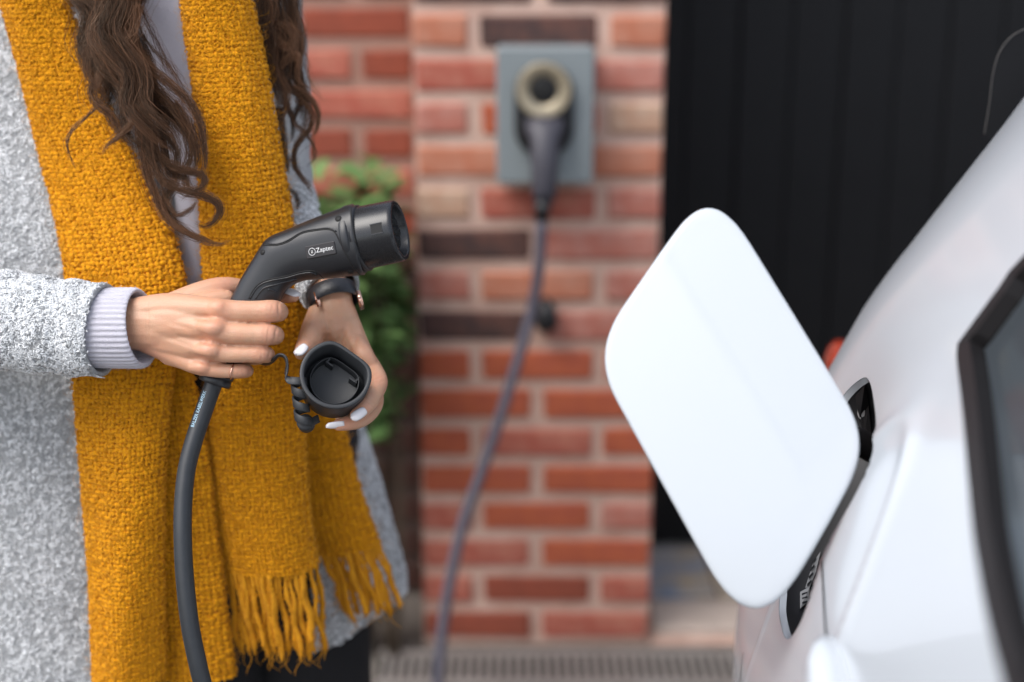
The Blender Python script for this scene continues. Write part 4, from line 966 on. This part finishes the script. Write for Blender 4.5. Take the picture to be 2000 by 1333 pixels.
# fringe: every tassel a twisted strand of its own
def tassel(p0, p1, w0, seed, wis=4):
    r_ = np.random.default_rng(seed); n = 16; t = np.linspace(0, 1, n)
    Q = p0*(1-t)[:, None]+p1*t[:, None]; L_ = np.linalg.norm(p1-p0)
    am = .0022*np.sin(t*pi*.9); Q[:, 0] += am*np.sin(t*r_.uniform(6, 12)+r_.uniform(0, 6)); Q[:, 1] += .004*np.sin(t*r_.uniform(4, 8)+r_.uniform(0, 6))*t
    rad = w0*(.75+.35*np.sin(t*pi*.8)+.18*np.sin(t*r_.uniform(15, 25)+r_.uniform(0, 6)))*np.where(t > .9, 1-(t-.9)*6, 1)
    V, Fc = tube_vf(Q, rad, 9, True, rad*.8); pts = [(np.array(V), Fc)]
    mbx = MB().add(V, Fc)
    for k in range(wis):
        a_ = r_.uniform(.55, .98); i = int(a_*(n-1)); s0 = Q[i]; dv_ = np.array([r_.normal(0, .35), r_.normal(0, .2), -1]); 
        q = np.array([s0+dv_*L_*.24*f+np.array([.006*sin(f*4+k), 0, 0])*f for f in np.linspace(0, 1, 7)])
        V, Fc = tube_vf(q, np.linspace(.0005, .0002, 7), 4); mbx.add(V, Fc)
    # curly surface of the yarn
    return mbx, Q, rad
def fringe(G, n, ends, w0, seed):
    r_ = np.random.default_rng(seed); row = G[-1]; all_ = []
    for k in range(n):
        f = (k+.5)/n+r_.uniform(-.012, .012); x = f*(len(row)-1); i = min(int(x), len(row)-2); p0 = row[i]*(1-(x-i))+row[i+1]*(x-i)+np.array([0, r_.uniform(-.002, .004), .004])
        e0, e1_ = ends; pe = PY(e0[0]*(1-f)+e1_[0]*f+r_.uniform(-7, 7), e0[1]*(1-f)+e1_[1]*f+r_.uniform(-26, 12), p0[1]+r_.uniform(-.008, .012))
        mbx, Q, rad = tassel(p0, pe, w0*r_.uniform(.75, 1.2), seed*100+k)
        o = mbx.build('tassel', M['yarn2']); sub(o, sc)
        # loops around the strand
        m_ = 46; ii = r_.uniform(0, len(Q)-1.5, m_); i0 = ii.astype(int); ff = (ii-i0)[:, None]; c_ = Q[i0]*(1-ff)+Q[i0+1]*ff; an = r_.uniform(-.5, pi+.5, m_)
        nn = np.stack([np.cos(an), -np.sin(an), 0*an], 1); pos = c_+nn*rad[i0][:, None]*.75; t1 = np.tile(np.array([0, 0, -1.0]), (m_, 1)); t2 = np.cross(nn, t1)
        all_.append(curls(pos, nn, t1, t2, .0016, .0007, .0010, seed*7+k, 5, 3, bias=0.0)); all_.append(fibres(pos[:14], nn[:14], t1[:14], t2[:14], .006, .0001, seed*9+k))
    V, Fq, T_ = merge(all_); o = mesh_obj('tassel_yarn', V, Fq, M['yarn']); tag(o, kind='stuff'); sub(o, sc)
fringe(GB, 20, ((462, 1278), (642, 1280)), .0037, 3)
fringe(GC, 16, ((662, 1208), (788, 1192)), .0035, 4)
# --- hair: locks of fine strands
HV = []; HF = []; HT = []; hb_ = [0]
def lock(ctrl, R0, R1, n, seed, wave=(.0016, 3.0), K=18, thin=.000135, shade=.35, tip=.55):
    """ctrl: (px, py, depth) of the lock's centre line; R in photo pixels"""
    rg = np.random.default_rng(seed); Q = arcspline(np.array([Pd(*p) for p in ctrl]), 60); T, A, B = frames(Q, UPC)
    t = np.linspace(0, 1, 60)
    prof_ = (R0*(1-t)+R1*t)*1.27/FPX*np.where(t > .75, 1-(t-.75)/.25*tip, 1)*np.where(t < .1, .85+t*1.5, 1)
    for k in range(int(n*1.0)):
        a_, b_ = rg.normal(0, .48, 2)
        if rg.random() < .08: a_ *= 2.4; b_ *= 2.2
        te = rg.uniform(.80, 1.0); ts = np.linspace(0, te, K)
        ix = ts*59; i0 = np.clip(ix.astype(int), 0, 58); f = (ix-i0)[:, None]
        c_ = Q[i0]*(1-f)+Q[i0+1]*f; Aa = A[i0]*(1-f)+A[i0+1]*f; Bb = B[i0]*(1-f)+B[i0+1]*f; pr = np.interp(ts, t, prof_)
        rot = rg.normal(0, .5)+ts*rg.normal(.6, .6); ca, sa = np.cos(rot), np.sin(rot); w1 = wave[0]*rg.normal(0, 1)*np.sin(ts*wave[1]*2*pi*rg.uniform(.7, 1.3)+rg.uniform(0, 6.3)); w2 = wave[0]*.6*rg.normal(0, 1)*np.sin(ts*wave[1]*2*pi*rg.uniform(.7, 1.3)+rg.uniform(0, 6.3))
        P = c_+(pr*(a_*ca-b_*sa)*.6+w2)[:, None]*Aa+(pr*(a_*sa+b_*ca)+w1)[:, None]*Bb
        Tt = np.gradient(P, axis=0); Tt /= np.linalg.norm(Tt, axis=1)[:, None]+1e-12
        s1 = np.cross(Tt, FWD); s1 /= np.linalg.norm(s1, axis=1)[:, None]+1e-9; s2 = np.cross(s1, Tt)
        rad = thin*rg.uniform(.6, 1.3)*np.where(ts > te*.85, 1-(ts-te*.85)/(te*.15)*.75, 1)
        V = P[:, None]+rad[:, None, None]*np.stack([s1, -.5*s1+.87*s2, -.5*s1-.87*s2], 1)
        HV.append(V.reshape(-1, 3)); b0 = hb_[0]; i = np.arange(K-1)[:, None]*3+b0; j = np.arange(3)[None]; j2 = (j+1) % 3
        HF.append(np.stack([i+j, i+j2, i+3+j2, i+3+j], -1).reshape(-1, 4)); hb_[0] += K*3
        HT.append(np.full(K*3, np.clip(rg.normal(shade*.95, .18)+rg.random()**6*.8, 0, 1)))
def dl(pts, d0, d1): 
    n = len(pts); return [(x, y, d0+(d1-d0)*i/(n-1)) for i, (x, y) in enumerate(pts)]
hr = random.Random(11)
# mass over the left end of the scarf
sd_ = 100
for i in range(22):                                   # main fall, waves down to the middle
    f = i/21; x0 = 140+f*128; ph = 2.6*f+hr.uniform(-.7, .7); am = hr.uniform(11, 22)
    ys = [-60, -20, 20, 55, 90, 125, 160, 195, 230, 265, 300, 335]
    kx = [(-60, 140, 128), (20, 148, 122), (80, 165, 105), (140, 185, 100), (200, 203, 125), (250, 232, 132), (300, 268, 122), (340, 302, 92)]
    spine = [(np.interp(y, [k_[0] for k_ in kx], [k_[1]+f*k_[2] for k_ in kx]), 0) for y in ys]
    pts = [(s_[0]+am*sin(y/46*2+ph), y+hr.uniform(-6, 6)) for s_, y in zip(spine, ys)]
    n_ = hr.randint(8, 12); d_ = 1.335-.045*math.sin(pi*f)+hr.uniform(-.02, .02)
    lock(dl(pts[:n_], d_+.015, d_-.02), 15, 9, 85, sd_, shade=hr.choice([.0, .0, .15, .3, .6])); sd_ += 1
L_locks = [
 ([(205, 120), (208, 160), (200, 195), (165, 232), (138, 258), (131, 285), (142, 318), (152, 338)], 5, 2, 22, 1.30, .45),
 ([(258, 90), (268, 150), (272, 190), (262, 235), (230, 268), (205, 290), (198, 306)], 12, 4, 90, 1.285, .6),
 ([(225, 100), (195, 150), (178, 175), (190, 205), (215, 225), (235, 262), (262, 290)], 14, 7, 110, 1.29, .3),
 ([(185, 20), (190, 70), (172, 105), (175, 150), (205, 190), (190, 215)], 14, 7, 90, 1.295, .4),
 ([(262, 10), (258, 60), (232, 100), (200, 140), (188, 180)], 14, 8, 110, 1.285, .62),
 ([(235, -30), (240, 30), (205, 75), (178, 112)], 14, 9, 100, 1.29, .55),
 ([(255, 60), (275, 115), (320, 155), (365, 195), (392, 245), (400, 300), (398, 335), (382, 348)], 13, 5, 120, 1.285, .3),
 ([(270, 120), (300, 170), (340, 210), (372, 260), (385, 310), (375, 345)], 16, 9, 130, 1.29, .2),
 ([(280, 190), (285, 240), (295, 290), (335, 325), (385, 338), (401, 350), (392, 368), (368, 378), (352, 395)], 13, 4, 130, 1.28, .35),
 ([(292, 250), (300, 310), (322, 355), (365, 374), (412, 388), (431, 408), (420, 432), (396, 444), (378, 434)], 13, 5, 130, 1.275, .32),
 ([(270, 230), (278, 300), (295, 365), (318, 415), (350, 448), (395, 470), (432, 478), (452, 470)], 12, 3, 120, 1.28, .4),
 ([(330, 260), (345, 310), (340, 355), (322, 395), (335, 430), (368, 455), (415, 470)], 12, 4, 100, 1.285, .25),
 ([(300, 180), (322, 230), (318, 280), (330, 330), (360, 350), (378, 375)], 17, 8, 140, 1.295, .15),
 ([(340, 200), (365, 250), (372, 300), (362, 340), (370, 370), (398, 380)], 12, 6, 90, 1.288, .35),
 ([(315, 350), (322, 390), (345, 420), (372, 410), (390, 385)], 8, 3, 45, 1.28, .35),
 ([(240, 150), (255, 200), (285, 235), (300, 275), (290, 320), (300, 350)], 16, 8, 120, 1.29, .25),
 ([(215, 60), (228, 120), (262, 165), (292, 205), (315, 255)], 17, 10, 130, 1.295, .2),
 ([(265, 20), (285, 80), (330, 130), (360, 175)], 3, 6, 28, 1.31, .3),
 ([(262, -20), (292, 50), (345, 150), (385, 200)], 5, 14, 34, 1.32, .2),
]
for pts, r0_, r1_, n_, d_, shd in L_locks: lock(dl(pts, d_+.01, d_-.005), r0_, r1_, n_, sd_, shade=shd); sd_ += 1
# mass behind the right end of the scarf
for i in range(15):
    f = i/14; ph = hr.uniform(0, 6.28); am = hr.uniform(4, 10)
    ys = [-60, 10, 70, 130, 185, 240, 290]
    spine = [500+f*70, 502+f*78, 510+f*72, 522+f*62, 535+f*62, 548+f*40, 556+f*25]
    pts = [(x+am*sin(y/48*2+ph), y) for x, y in zip(spine, ys)]
    d_ = 1.385+hr.uniform(-.02, .03)
    lock(dl(pts[:hr.randint(5, 7)], d_, d_), 13, 7, 80, sd_, shade=hr.choice([.0, .1, .4, .7])); sd_ += 1
R_locks = [
 ([(545, 30), (575, 60), (586, 95), (580, 130), (585, 160), (605, 175)], 11, 5, 80, 1.38, .5),
 ([(530, 90), (548, 130), (562, 165), (592, 180), (612, 200), (622, 225), (618, 255), (600, 275)], 11, 4, 90, 1.38, .4),
 ([(560, 170), (592, 195), (608, 220), (605, 250), (585, 275), (574, 300), (578, 330), (598, 355), (618, 372)], 9, 2.5, 80, 1.38, .25),
 ([(555, 200), (575, 240), (600, 265), (614, 290), (612, 312), (598, 328)], 5, 2, 34, 1.38, .3),
 ([(545, 210), (552, 260), (558, 310), (566, 345)], 10, 5, 90, 1.39, .12),
 ([(568, 310), (582, 340), (600, 362), (612, 385)], 4, 2, 24, 1.385, .25),
 ([(562, 370), (575, 378), (582, 395), (580, 412)], 5, 3, 40, 1.40, .15),
 ([(520, 40), (555, 50), (575, 80), (560, 120), (545, 140)], 10, 7, 90, 1.375, .6),
 ([(525, 60), (548, 85), (580, 110), (588, 140)], 9, 5, 70, 1.375, .65),
 ([(582, 20), (592, 80), (598, 130), (612, 170), (630, 195), (650, 202)], 5, 8, 16, 1.38, .4),
]
for pts, r0_, r1_, n_, d_, shd in R_locks: lock(dl(pts, d_, d_-.003), r0_, r1_, n_, sd_, shade=shd); sd_ += 1
# the head of hair above the frame, from which the locks fall
cap_ = MB(); V, Fc = ellipsoid_vf((-.42, 1.51, 1.63), [(.112, 0, 0), (0, .128, 0), (0, 0, .145)], 32, 20); cap_.add(V, Fc)
for pts_ in ([(-.50, 1.47, 1.62), (-.53, 1.42, 1.50), tuple(Pd(170, -190, 1.34)), tuple(Pd(205, -75, 1.33))], [(-.34, 1.47, 1.62), (-.315, 1.46, 1.50), tuple(Pd(520, -190, 1.40)), tuple(Pd(535, -75, 1.39))]):
    V, Fc = capsule_vf(pts_, [.05, .045, .034, .024], 16); cap_.add(V, Fc)
cf_ = np.array([f if len(f) == 4 else (f[0], f[1], f[2], f[2]) for f in cap_.F if len(f) <= 4])
HV.append(np.array(cap_.V)); HF.append(cf_+hb_[0]); HT.append(np.full(len(cap_.V), .2))
ho = mesh_obj('hair', np.concatenate(HV), np.concatenate(HF), M['hair'], None, True, np.concatenate(HT)); adopt(ho, per)
# ------------------------------------------------------------------ charging plug in the hand
plug = empty('charging_plug', tuple(Pd(508, 565, 1.27)), 'black charging plug gripped in the hand with its thick black cable', 'charging plug')
secs = [  # upper edge px, lower edge px, depth, half thickness
 ((690, 399), (711, 537), 1.2615, .0300), ((684, 401), (704, 538), 1.262, .0300), ((655, 412), (670, 541), 1.2635, .0285), ((625, 423), (645, 544), 1.265, .0265), ((595, 435), (620, 546), 1.2665, .0245), ((559, 450), (592, 549), 1.268, .0220),
 ((534, 460), (572, 557), 1.269, .0205), ((519, 470), (561, 565), 1.2695, .0195), ((509, 484), (554, 574), 1.270, .0188), ((497, 503), (549, 584), 1.2705, .0182), ((484, 524), (542, 597), 1.271, .0178),
 ((468, 551), (529, 619), 1.2715, .0172), ((448, 592), (512, 650), 1.272, .0165), ((428, 640), (490, 686), 1.2725, .0155), ((408, 690), (468, 717), 1.273, .0145), ((394, 738), (447, 748), 1.2735, .0130)]
ks = np.linspace(0, 1, 70); arr = np.array([[*a_, *b_, d_, h_] for a_, b_, d_, h_ in secs])
arr = arcspline(arr[:, [0, 1, 2, 3, 4, 5]], 70)
rings = []
for r_ in arr:
    A_, B_ = Pd(r_[0], r_[1], r_[4]), Pd(r_[2], r_[3], r_[4]); c_ = (A_+B_)/2; hv = (A_-B_)/2; t = np.arange(40)*2*pi/40
    ct, st_ = np.sign(np.cos(t))*np.abs(np.cos(t))**.78, np.sign(np.sin(t))*np.abs(np.sin(t))**.78
    rings.append(c_+ct[:, None]*hv+st_[:, None]*(-FWD*r_[5]))
V, Fc = loft_vf(rings); pb = MB().add(V, Fc); pbody = pb.build('handle', M['plug'], plug)
bvh_plug = BVHTree.FromPolygons([Vector(v) for v in pb.V], pb.F)
def subp(o, p=None):
    o.parent = p or pbody; return o
A0_, A1_ = Pd(700, 467, 1.2615), Pd(782, 450, 1.2535); axp = nrm(A1_-A0_); Lp = np.linalg.norm(A1_-A0_)
def flat_lathe(c, ax, prof_, flat=None, seg=72):
    ax = nrm(ax); u = nrm(UP-ax*(UP@ax)); v = np.cross(ax, u); out = []
    for h_, r_ in prof_:
        row = []
        for t in np.arange(seg)*2*pi/seg:
            k_ = 1.0
            if flat is not None and cos(t) > flat: k_ = flat/cos(t)
            row.append(np.asarray(c)+ax*h_+r_*k_*(cos(t)*u+sin(t)*v))
        out.append(row)
    return loft_vf(out)
rB = R_mm(61.0, 1.257)
V, Fc = flat_lathe(A0_, axp, [(-.002, rB*1.02), (Lp*.02, rB*1.02), (Lp*.90, rB*.995), (Lp*.97, rB*.975), (Lp, rB*.94), (Lp, rB*.85), (Lp*.97, rB*.83), (Lp*.30, rB*.82), (Lp*.29, .001)]); brl = MB().add(V, Fc).build('barrel', M['barrel'], plug)
# inner insert with its contact tubes
V, Fc = flat_lathe(A0_+axp*Lp*.30, axp, [(0, rB*.66), (Lp*.52, rB*.66), (Lp*.55, rB*.62), (Lp*.55, .001)]); ins = MB().add(V, Fc).build('insert', M['plug'], plug)
uu = nrm(UP-axp*(UP@axp)); vv = np.cross(axp, uu)
for (a_, b_) in ((.0, .0), (.38, .0), (-.38, .0), (.19, -.33), (-.19, -.33), (.2, .3), (-.2, .3)):
    V, Fc = lathe(A0_+axp*Lp*.30+rB*(a_*vv+b_*uu), axp, [(0, rB*.12), (Lp*.60, rB*.12), (Lp*.60, rB*.08), (Lp*.4, rB*.078), (Lp*.4, .0005)], 16); subp(MB().add(V, Fc).build('contact_tube', M['hole']), ins)
# collar rings
V, Fc = flat_lathe(A0_, axp, [(-.0075, rB*1.05), (-.0070, rB*1.115), (-.0055, rB*1.13), (-.0010, rB*1.13), (.0003, rB*1.10), (.0006, rB*1.03)]); MB().add(V, Fc).build('collar', M['plug'], plug)
V, Fc = flat_lathe(A0_+axp*.0036, axp, [(-.003, rB*1.03), (-.0026, rB*1.075), (.0018, rB*1.075), (.0024, rB*1.02)]); MB().add(V, Fc).build('collar', M['plug'], plug)
# square slot in the barrel
hq_ = A0_+axp*Lp*.66; sn = nrm(-FWD*.97+axp*(FWD@axp)*1.0+uu*.10); sn = nrm(sn-axp*(sn@axp)); sv_ = np.cross(axp, sn)
sc_ = hq_+sn*rB*1.0
V, Fc = box_vf(sc_-sn*.0012, (.0050, .0042, .0016), axp, sv_, sn); MB().add(V, Fc).build('slot', M['hole'], plug, False)
for s_, l_ in ((1, 1), (-1, 1)):
    V, Fc = box_vf(sc_+sv_*.0044*s_+sn*.0001, (.0053, .0004, .0006), axp, sv_, sn); MB().add(V, Fc).build('slot_edge', M['plug'], plug, False)
# seams and ridges following the moulded body
def surf_path(pxs, n=40, off=.0002):
    P2 = arcspline(np.array([(x, y, 0.0) for x, y in pxs]), n)[:, :2]; out = []
    for x, y in P2:
        h_ = bvh_plug.ray_cast(Vector(C0), Vector(nrm(ray(x, y))))
        if h_[0] is not None: out.append(np.array(h_[0])+np.array(h_[1])*off*(1 if np.array(h_[1])@FWD < 0 else -1))
    return np.array(out)
def Z(zx, zy): return (240+.375*zx, 360+.375*zy)
def seam(pxs, r_, m_, name, off=.0001, n=44):
    q = surf_path(pxs, n, off); V, Fc = tube_vf(q, r_, 8); return MB().add(V, Fc).build(name, m_, plug)
seam([Z(730, 318), Z(800, 318), Z(860, 300), Z(930, 258), Z(1000, 242), Z(1070, 236), Z(1105, 252), Z(1130, 300), Z(1165, 370), Z(1200, 430), Z(1235, 472)], .00075, M['hole'], 'seam', -.0002, 60)
seam([Z(735, 308), Z(800, 312), Z(858, 293), Z(930, 251), Z(1000, 236), Z(1072, 229), Z(1112, 246)], .0006, M['plug'], 'ridge', .0003)
seam([Z(655, 598), Z(680, 550), Z(715, 515), Z(770, 495), Z(850, 480), Z(920, 460), Z(985, 452), Z(1020, 468), Z(1045, 492)], .0007, M['hole'], 'seam', -.0002, 60)
seam([Z(662, 598), Z(688, 554), Z(720, 522), Z(772, 503), Z(852, 487), Z(922, 467), Z(983, 460), Z(1010, 474)], .00075, M['barrel'], 'ridge', .0003)
seam([Z(690, 598), Z(712, 565), Z(738, 540), Z(790, 525), Z(850, 508), Z(905, 493)], .0008, M['barrel'], 'ridge', .0002)
seam([Z(755, 548), Z(778, 552), Z(800, 562)], .0008, M['barrel'], 'ridge', .0003, 12)
seam([Z(1186, 118), Z(1192, 190), Z(1205, 270), Z(1225, 350), Z(1250, 430), Z(1262, 470)], .0006, M['hole'], 'seam', -.0001, 40)
for zx, zy, r_ in ((1122, 180, .0030), (728, 355, .0025), (1187, 458, .0026), (1000, 470, .0024)):
    h_ = bvh_plug.ray_cast(Vector(C0), Vector(nrm(ray(*Z(zx, zy)))))
    p_, n_ = np.array(h_[0]), np.array(h_[1]); n_ = n_ if n_@FWD < 0 else -n_
    V, Fc = lathe(p_, n_, [(-.003, r_), (.0003, r_), (.00032, .0002)], 20); MB().add(V, Fc).build('screw_hole', M['hole'], plug)
# name plate with its printed logo and name
pc_ = np.array(bvh_plug.ray_cast(Vector(C0), Vector(nrm(ray(626.5, 489))))[0]); pn_ = np.array(bvh_plug.ray_cast(Vector(C0), Vector(nrm(ray(626.5, 489))))[1]); pn_ = pn_ if pn_@FWD < 0 else -pn_
ax_ = Pd(657, 483, 1.24)-Pd(596, 494, 1.24); ax_ = nrm(ax_-pn_*(ax_@pn_)); ay_ = np.cross(pn_, ax_)
def plate_pts(hx, hy, r_, off):
    P_ = []
    for cx_, cy_, a0 in ((hx-r_, hy-r_, 0), (-hx+r_, hy-r_, 90), (-hx+r_, -hy+r_, 180), (hx-r_, -hy+r_, 270)):
        for i in range(6): a_ = radians(a0+18*i); P_.append(pc_+pn_*off+ax_*(cx_+r_*cos(a_))+ay_*(cy_+r_*sin(a_)))
    return P_
V, Fc = loft_vf([plate_pts(.0140, .0055, .0013, -.004), plate_pts(.0140, .0055, .0013, .0007), plate_pts(.0136, .0051, .001, .0010)]); plt_ = MB().add(V, Fc).build('name_plate', M['plate'], plug, False)
def put_text(txt, size, cx_, cy_, m_, name):
    me = text_mesh(txt, size, .00008)
    for v in me.vertices:
        x, y, z = v.co; v.co = Vector(pc_+pn_*(.0013+z)+ax_*(x+cx_)+ay_*(y+cy_))
    me.materials.append(m_); o = bpy.data.objects.new(name, me); COL.objects.link(o); return subp(o, plt_)
put_text('Zaptec', .0058, .0042, .0002, M['print'], 'lettering')
put_text('z', .0048, -.0078, .0003, M['print'], 'logo_letter')
q = [pc_+pn_*.0012+ax_*(-.0078+.0031*cos(t))+ay_*(.0031*sin(t)) for t in np.arange(41)*2*pi/40]
V, Fc = tube_vf(np.array(q), .00026, 6, False); subp(MB().add(V, Fc).build('logo_ring', M['print']), plt_)
# flange and cable
fl0 = (Pd(394, 738, 1.2735)+Pd(447, 748, 1.2735))/2; cpx = [(420, 741, 1.2735), (408, 775, 1.273), (394, 815, 1.271), (379, 860, 1.267), (365, 915, 1.262), (358, 980, 1.256), (357, 1050, 1.250), (361, 1130, 1.246), (371, 1220, 1.244), (387, 1300, 1.244), (402, 1360, 1.246)]
cw = [Pd(*p) for p in cpx]; cq = arcspline(cw, 110)
tg = nrm(cq[3]-cq[0])
V, Fc = lathe(fl0-tg*.006, tg, [(0, .0125), (.001, .0142), (.008, .0146), (.0095, .0138), (.0098, .009)], 32); MB().add(V, Fc).build('flange', M['plug'], plug)
V, Fc = lathe(fl0-tg*.0075, tg, [(0, .0125), (.0005, .0152), (.004, .0154), (.0046, .013)], 32); MB().add(V, Fc).build('flange', M['barrel'], plug)
drop = [cw[-1]+np.array([.02, .0, -.12]), cw[-1]+np.array([.06, .05, -.35]), np.array([-.20, 1.10, .012]), np.array([-.05, 1.35, .0095]), np.array([-.28, 1.62, .0095])]
V, Fc = tube_vf(np.vstack([cq, arcspline(np.vstack([cw[-2:], drop]), 60)[13:]]), .0080, 20); cab = MB().add(V, Fc).build('cable', M['cable'], plug)
# printed lettering along the cable
me = text_mesh('BALZER KABELWERK', .0052, .00005); xs_ = [v.co.x for v in me.vertices]; x0_, x1_ = min(xs_), max(xs_); Lc = np.r_[0, np.cumsum(np.linalg.norm(np.diff(cq, axis=0), axis=1))]
Tt, Aa, Bb = frames(cq, UPC)
sgn = 1 if Bb[10]@RT > 0 else -1
for v in me.vertices:
    s_ = .047-(v.co.x-x0_)/(x1_-x0_)*.0345; c_ = np.array([np.interp(s_, Lc, cq[:, j]) for j in range(3)]); i = int(np.argmin(abs(Lc-s_)))
    # reads upwards, letters' tops to the left
    ang = (-.0038-v.co.y)/.008; c2 = Aa[i]*cos(ang)+Bb[i]*sgn*sin(ang); v.co = Vector(c_+c2*(.0081+v.co.z))
me.materials.append(M['printblue']); o = bpy.data.objects.new('lettering', me); COL.objects.link(o); subp(o, cab)

# ------------------------------------------------------------------ protective cap with coiled strap
cap = empty('protective_cap', tuple(Pd(655, 745, 1.262)), 'black rubber plug cap with coiled strap held open towards the viewer', 'plug cap')
kf = Pd(656, 731, 1.2405); kb = Pd(651, 757, 1.2790); kax = nrm(kf-kb); kL = np.linalg.norm(kf-kb)
flat_dir = nrm(RT*cos(radians(55))+UP*sin(radians(55))); k1 = nrm(flat_dir-kax*(flat_dir@kax)); k2 = np.cross(kax, k1)
def dshape(R_, flat=.80, n=80, soft=14):
    t = np.arange(n)*2*pi/n
    r_ = (np.maximum(1e-6, np.where(np.cos(t) > 0, np.cos(t)/flat, 0))**soft+1)**(-1/soft)
    return np.stack([r_*R_*np.cos(t), r_*R_*np.sin(t)], 1)
def dring(R_, h_, flat=.80): return [kb+kax*h_+k1*a_+k2*b_ for a_, b_ in dshape(R_, flat)]
Rk = R_mm(70, 1.243)
rings = [dring(Rk*.02, 0), dring(Rk*.86, 0), dring(Rk*.93, .002), dring(Rk*.955, .006), dring(Rk*.985, kL*.9), dring(Rk*1.0, kL*.985), dring(Rk*.985, kL), dring(Rk*.90, kL), dring(Rk*.875, kL*.985), dring(Rk*.85, kL*.22), dring(Rk*.83, kL*.20), dring(Rk*.02, kL*.20)]
V, Fc = loft_vf(rings); cpo = MB().add(V, Fc).build('shell', M['cap'], cap)
def subc(o, p): o.parent = p; return o
rings = [dring(Rk*.70, kL*.19), dring(Rk*.70, kL*.52), dring(Rk*.685, kL*.535), dring(Rk*.665, kL*.52), dring(Rk*.66, kL*.19)]
V, Fc = loft_vf(rings, cap=False); subc(MB().add(V, Fc).build('inner_wall', M['cap']), cpo)
for sgn_ in (-1, 1):
    for c1, c2, h1, h2, (dx, dy) in (((.40), .50*sgn_, .10, .010, (1, 0)), ((.315), .42*sgn_, .010, .09, (0, 1))):
        V, Fc = box_vf(kb+kax*kL*.355+k1*Rk*c1+k2*Rk*c2*.98, (Rk*(.10 if dx else .02), Rk*(.02 if dx else .12), kL*.165), k1, k2, kax)
        subc(MB().add(V, Fc).build('rib', M['cap'], None, False), cpo)
# coiled strap: loose waves out of the hand, then tight turns to the cap's foot
wv_px = [(505, 706, 1.285), (520, 708, 1.268), (533, 703, 1.256), (546, 694, 1.250), (558, 699, 1.248), (561, 716, 1.248), (559, 732, 1.247), (566, 743, 1.244), (578, 745, 1.240)]
ax0, ax1 = (583, 742), (592, 824); tn = np.linspace(0, 1, 60)
hel = [(ax0[0]*(1-t)+ax1[0]*t+15*sin(2*pi*3.1*t+.9), ax0[1]*(1-t)+ax1[1]*t+4*cos(2*pi*3.1*t+.9), 1.2475-.0070*cos(2*pi*3.1*t+.9)+.006*t) for t in tn]
Qr = np.vstack([arcspline(np.array([Pd(*p) for p in wv_px]), 50)[:-1], np.array([Pd(*p) for p in hel])])
Qr = np.vstack([Qr, arcspline(np.array([Qr[-1], Pd(606, 826, 1.253), Pd(622, 818, 1.262)]), 10)[1:]])
for _ in range(2): Qr[1:-1] = .25*Qr[:-2]+.5*Qr[1:-1]+.25*Qr[2:]
axw = nrm(Pd(592, 824, 1.25)-Pd(583, 742, 1.25)); nW = len(Qr)
wdir = []
for i in range(nW):
    f_ = min(1, max(0, (i-30)/25)); wdir.append(nrm((1-f_)*nrm(UP*.25-FWD*1.0+RT*.3)+f_*axw))
Tn = np.gradient(Qr, axis=0); Tn /= np.linalg.norm(Tn, axis=1)[:, None]; rr2 = []
for i in range(nW):
    w_ = nrm(wdir[i]-Tn[i]*(wdir[i]@Tn[i])); n_ = np.cross(Tn[i], w_); wd = .0036 if i < 45 else .0036
    rr2.append([Qr[i]+w_*wd*a_+n_*.0009*b_ for a_, b_ in ((-1, -.6), (-.9, -1), (.9, -1), (1, -.6), (1, .6), (.9, 1), (-.9, 1), (-1, .6))])
V, Fc = loft_vf(rr2); MB().add(V, Fc).build('coiled_strap', M['cap'], cap)
V, Fc = lathe(Pd(597, 827, 1.258), nrm(-FWD+UP*.3), [(-.006, .0075), (.004, .0075), (.0055, .006), (.0055, .001)], 20); MB().add(V, Fc).build('strap_anchor', M['cap'], cap)
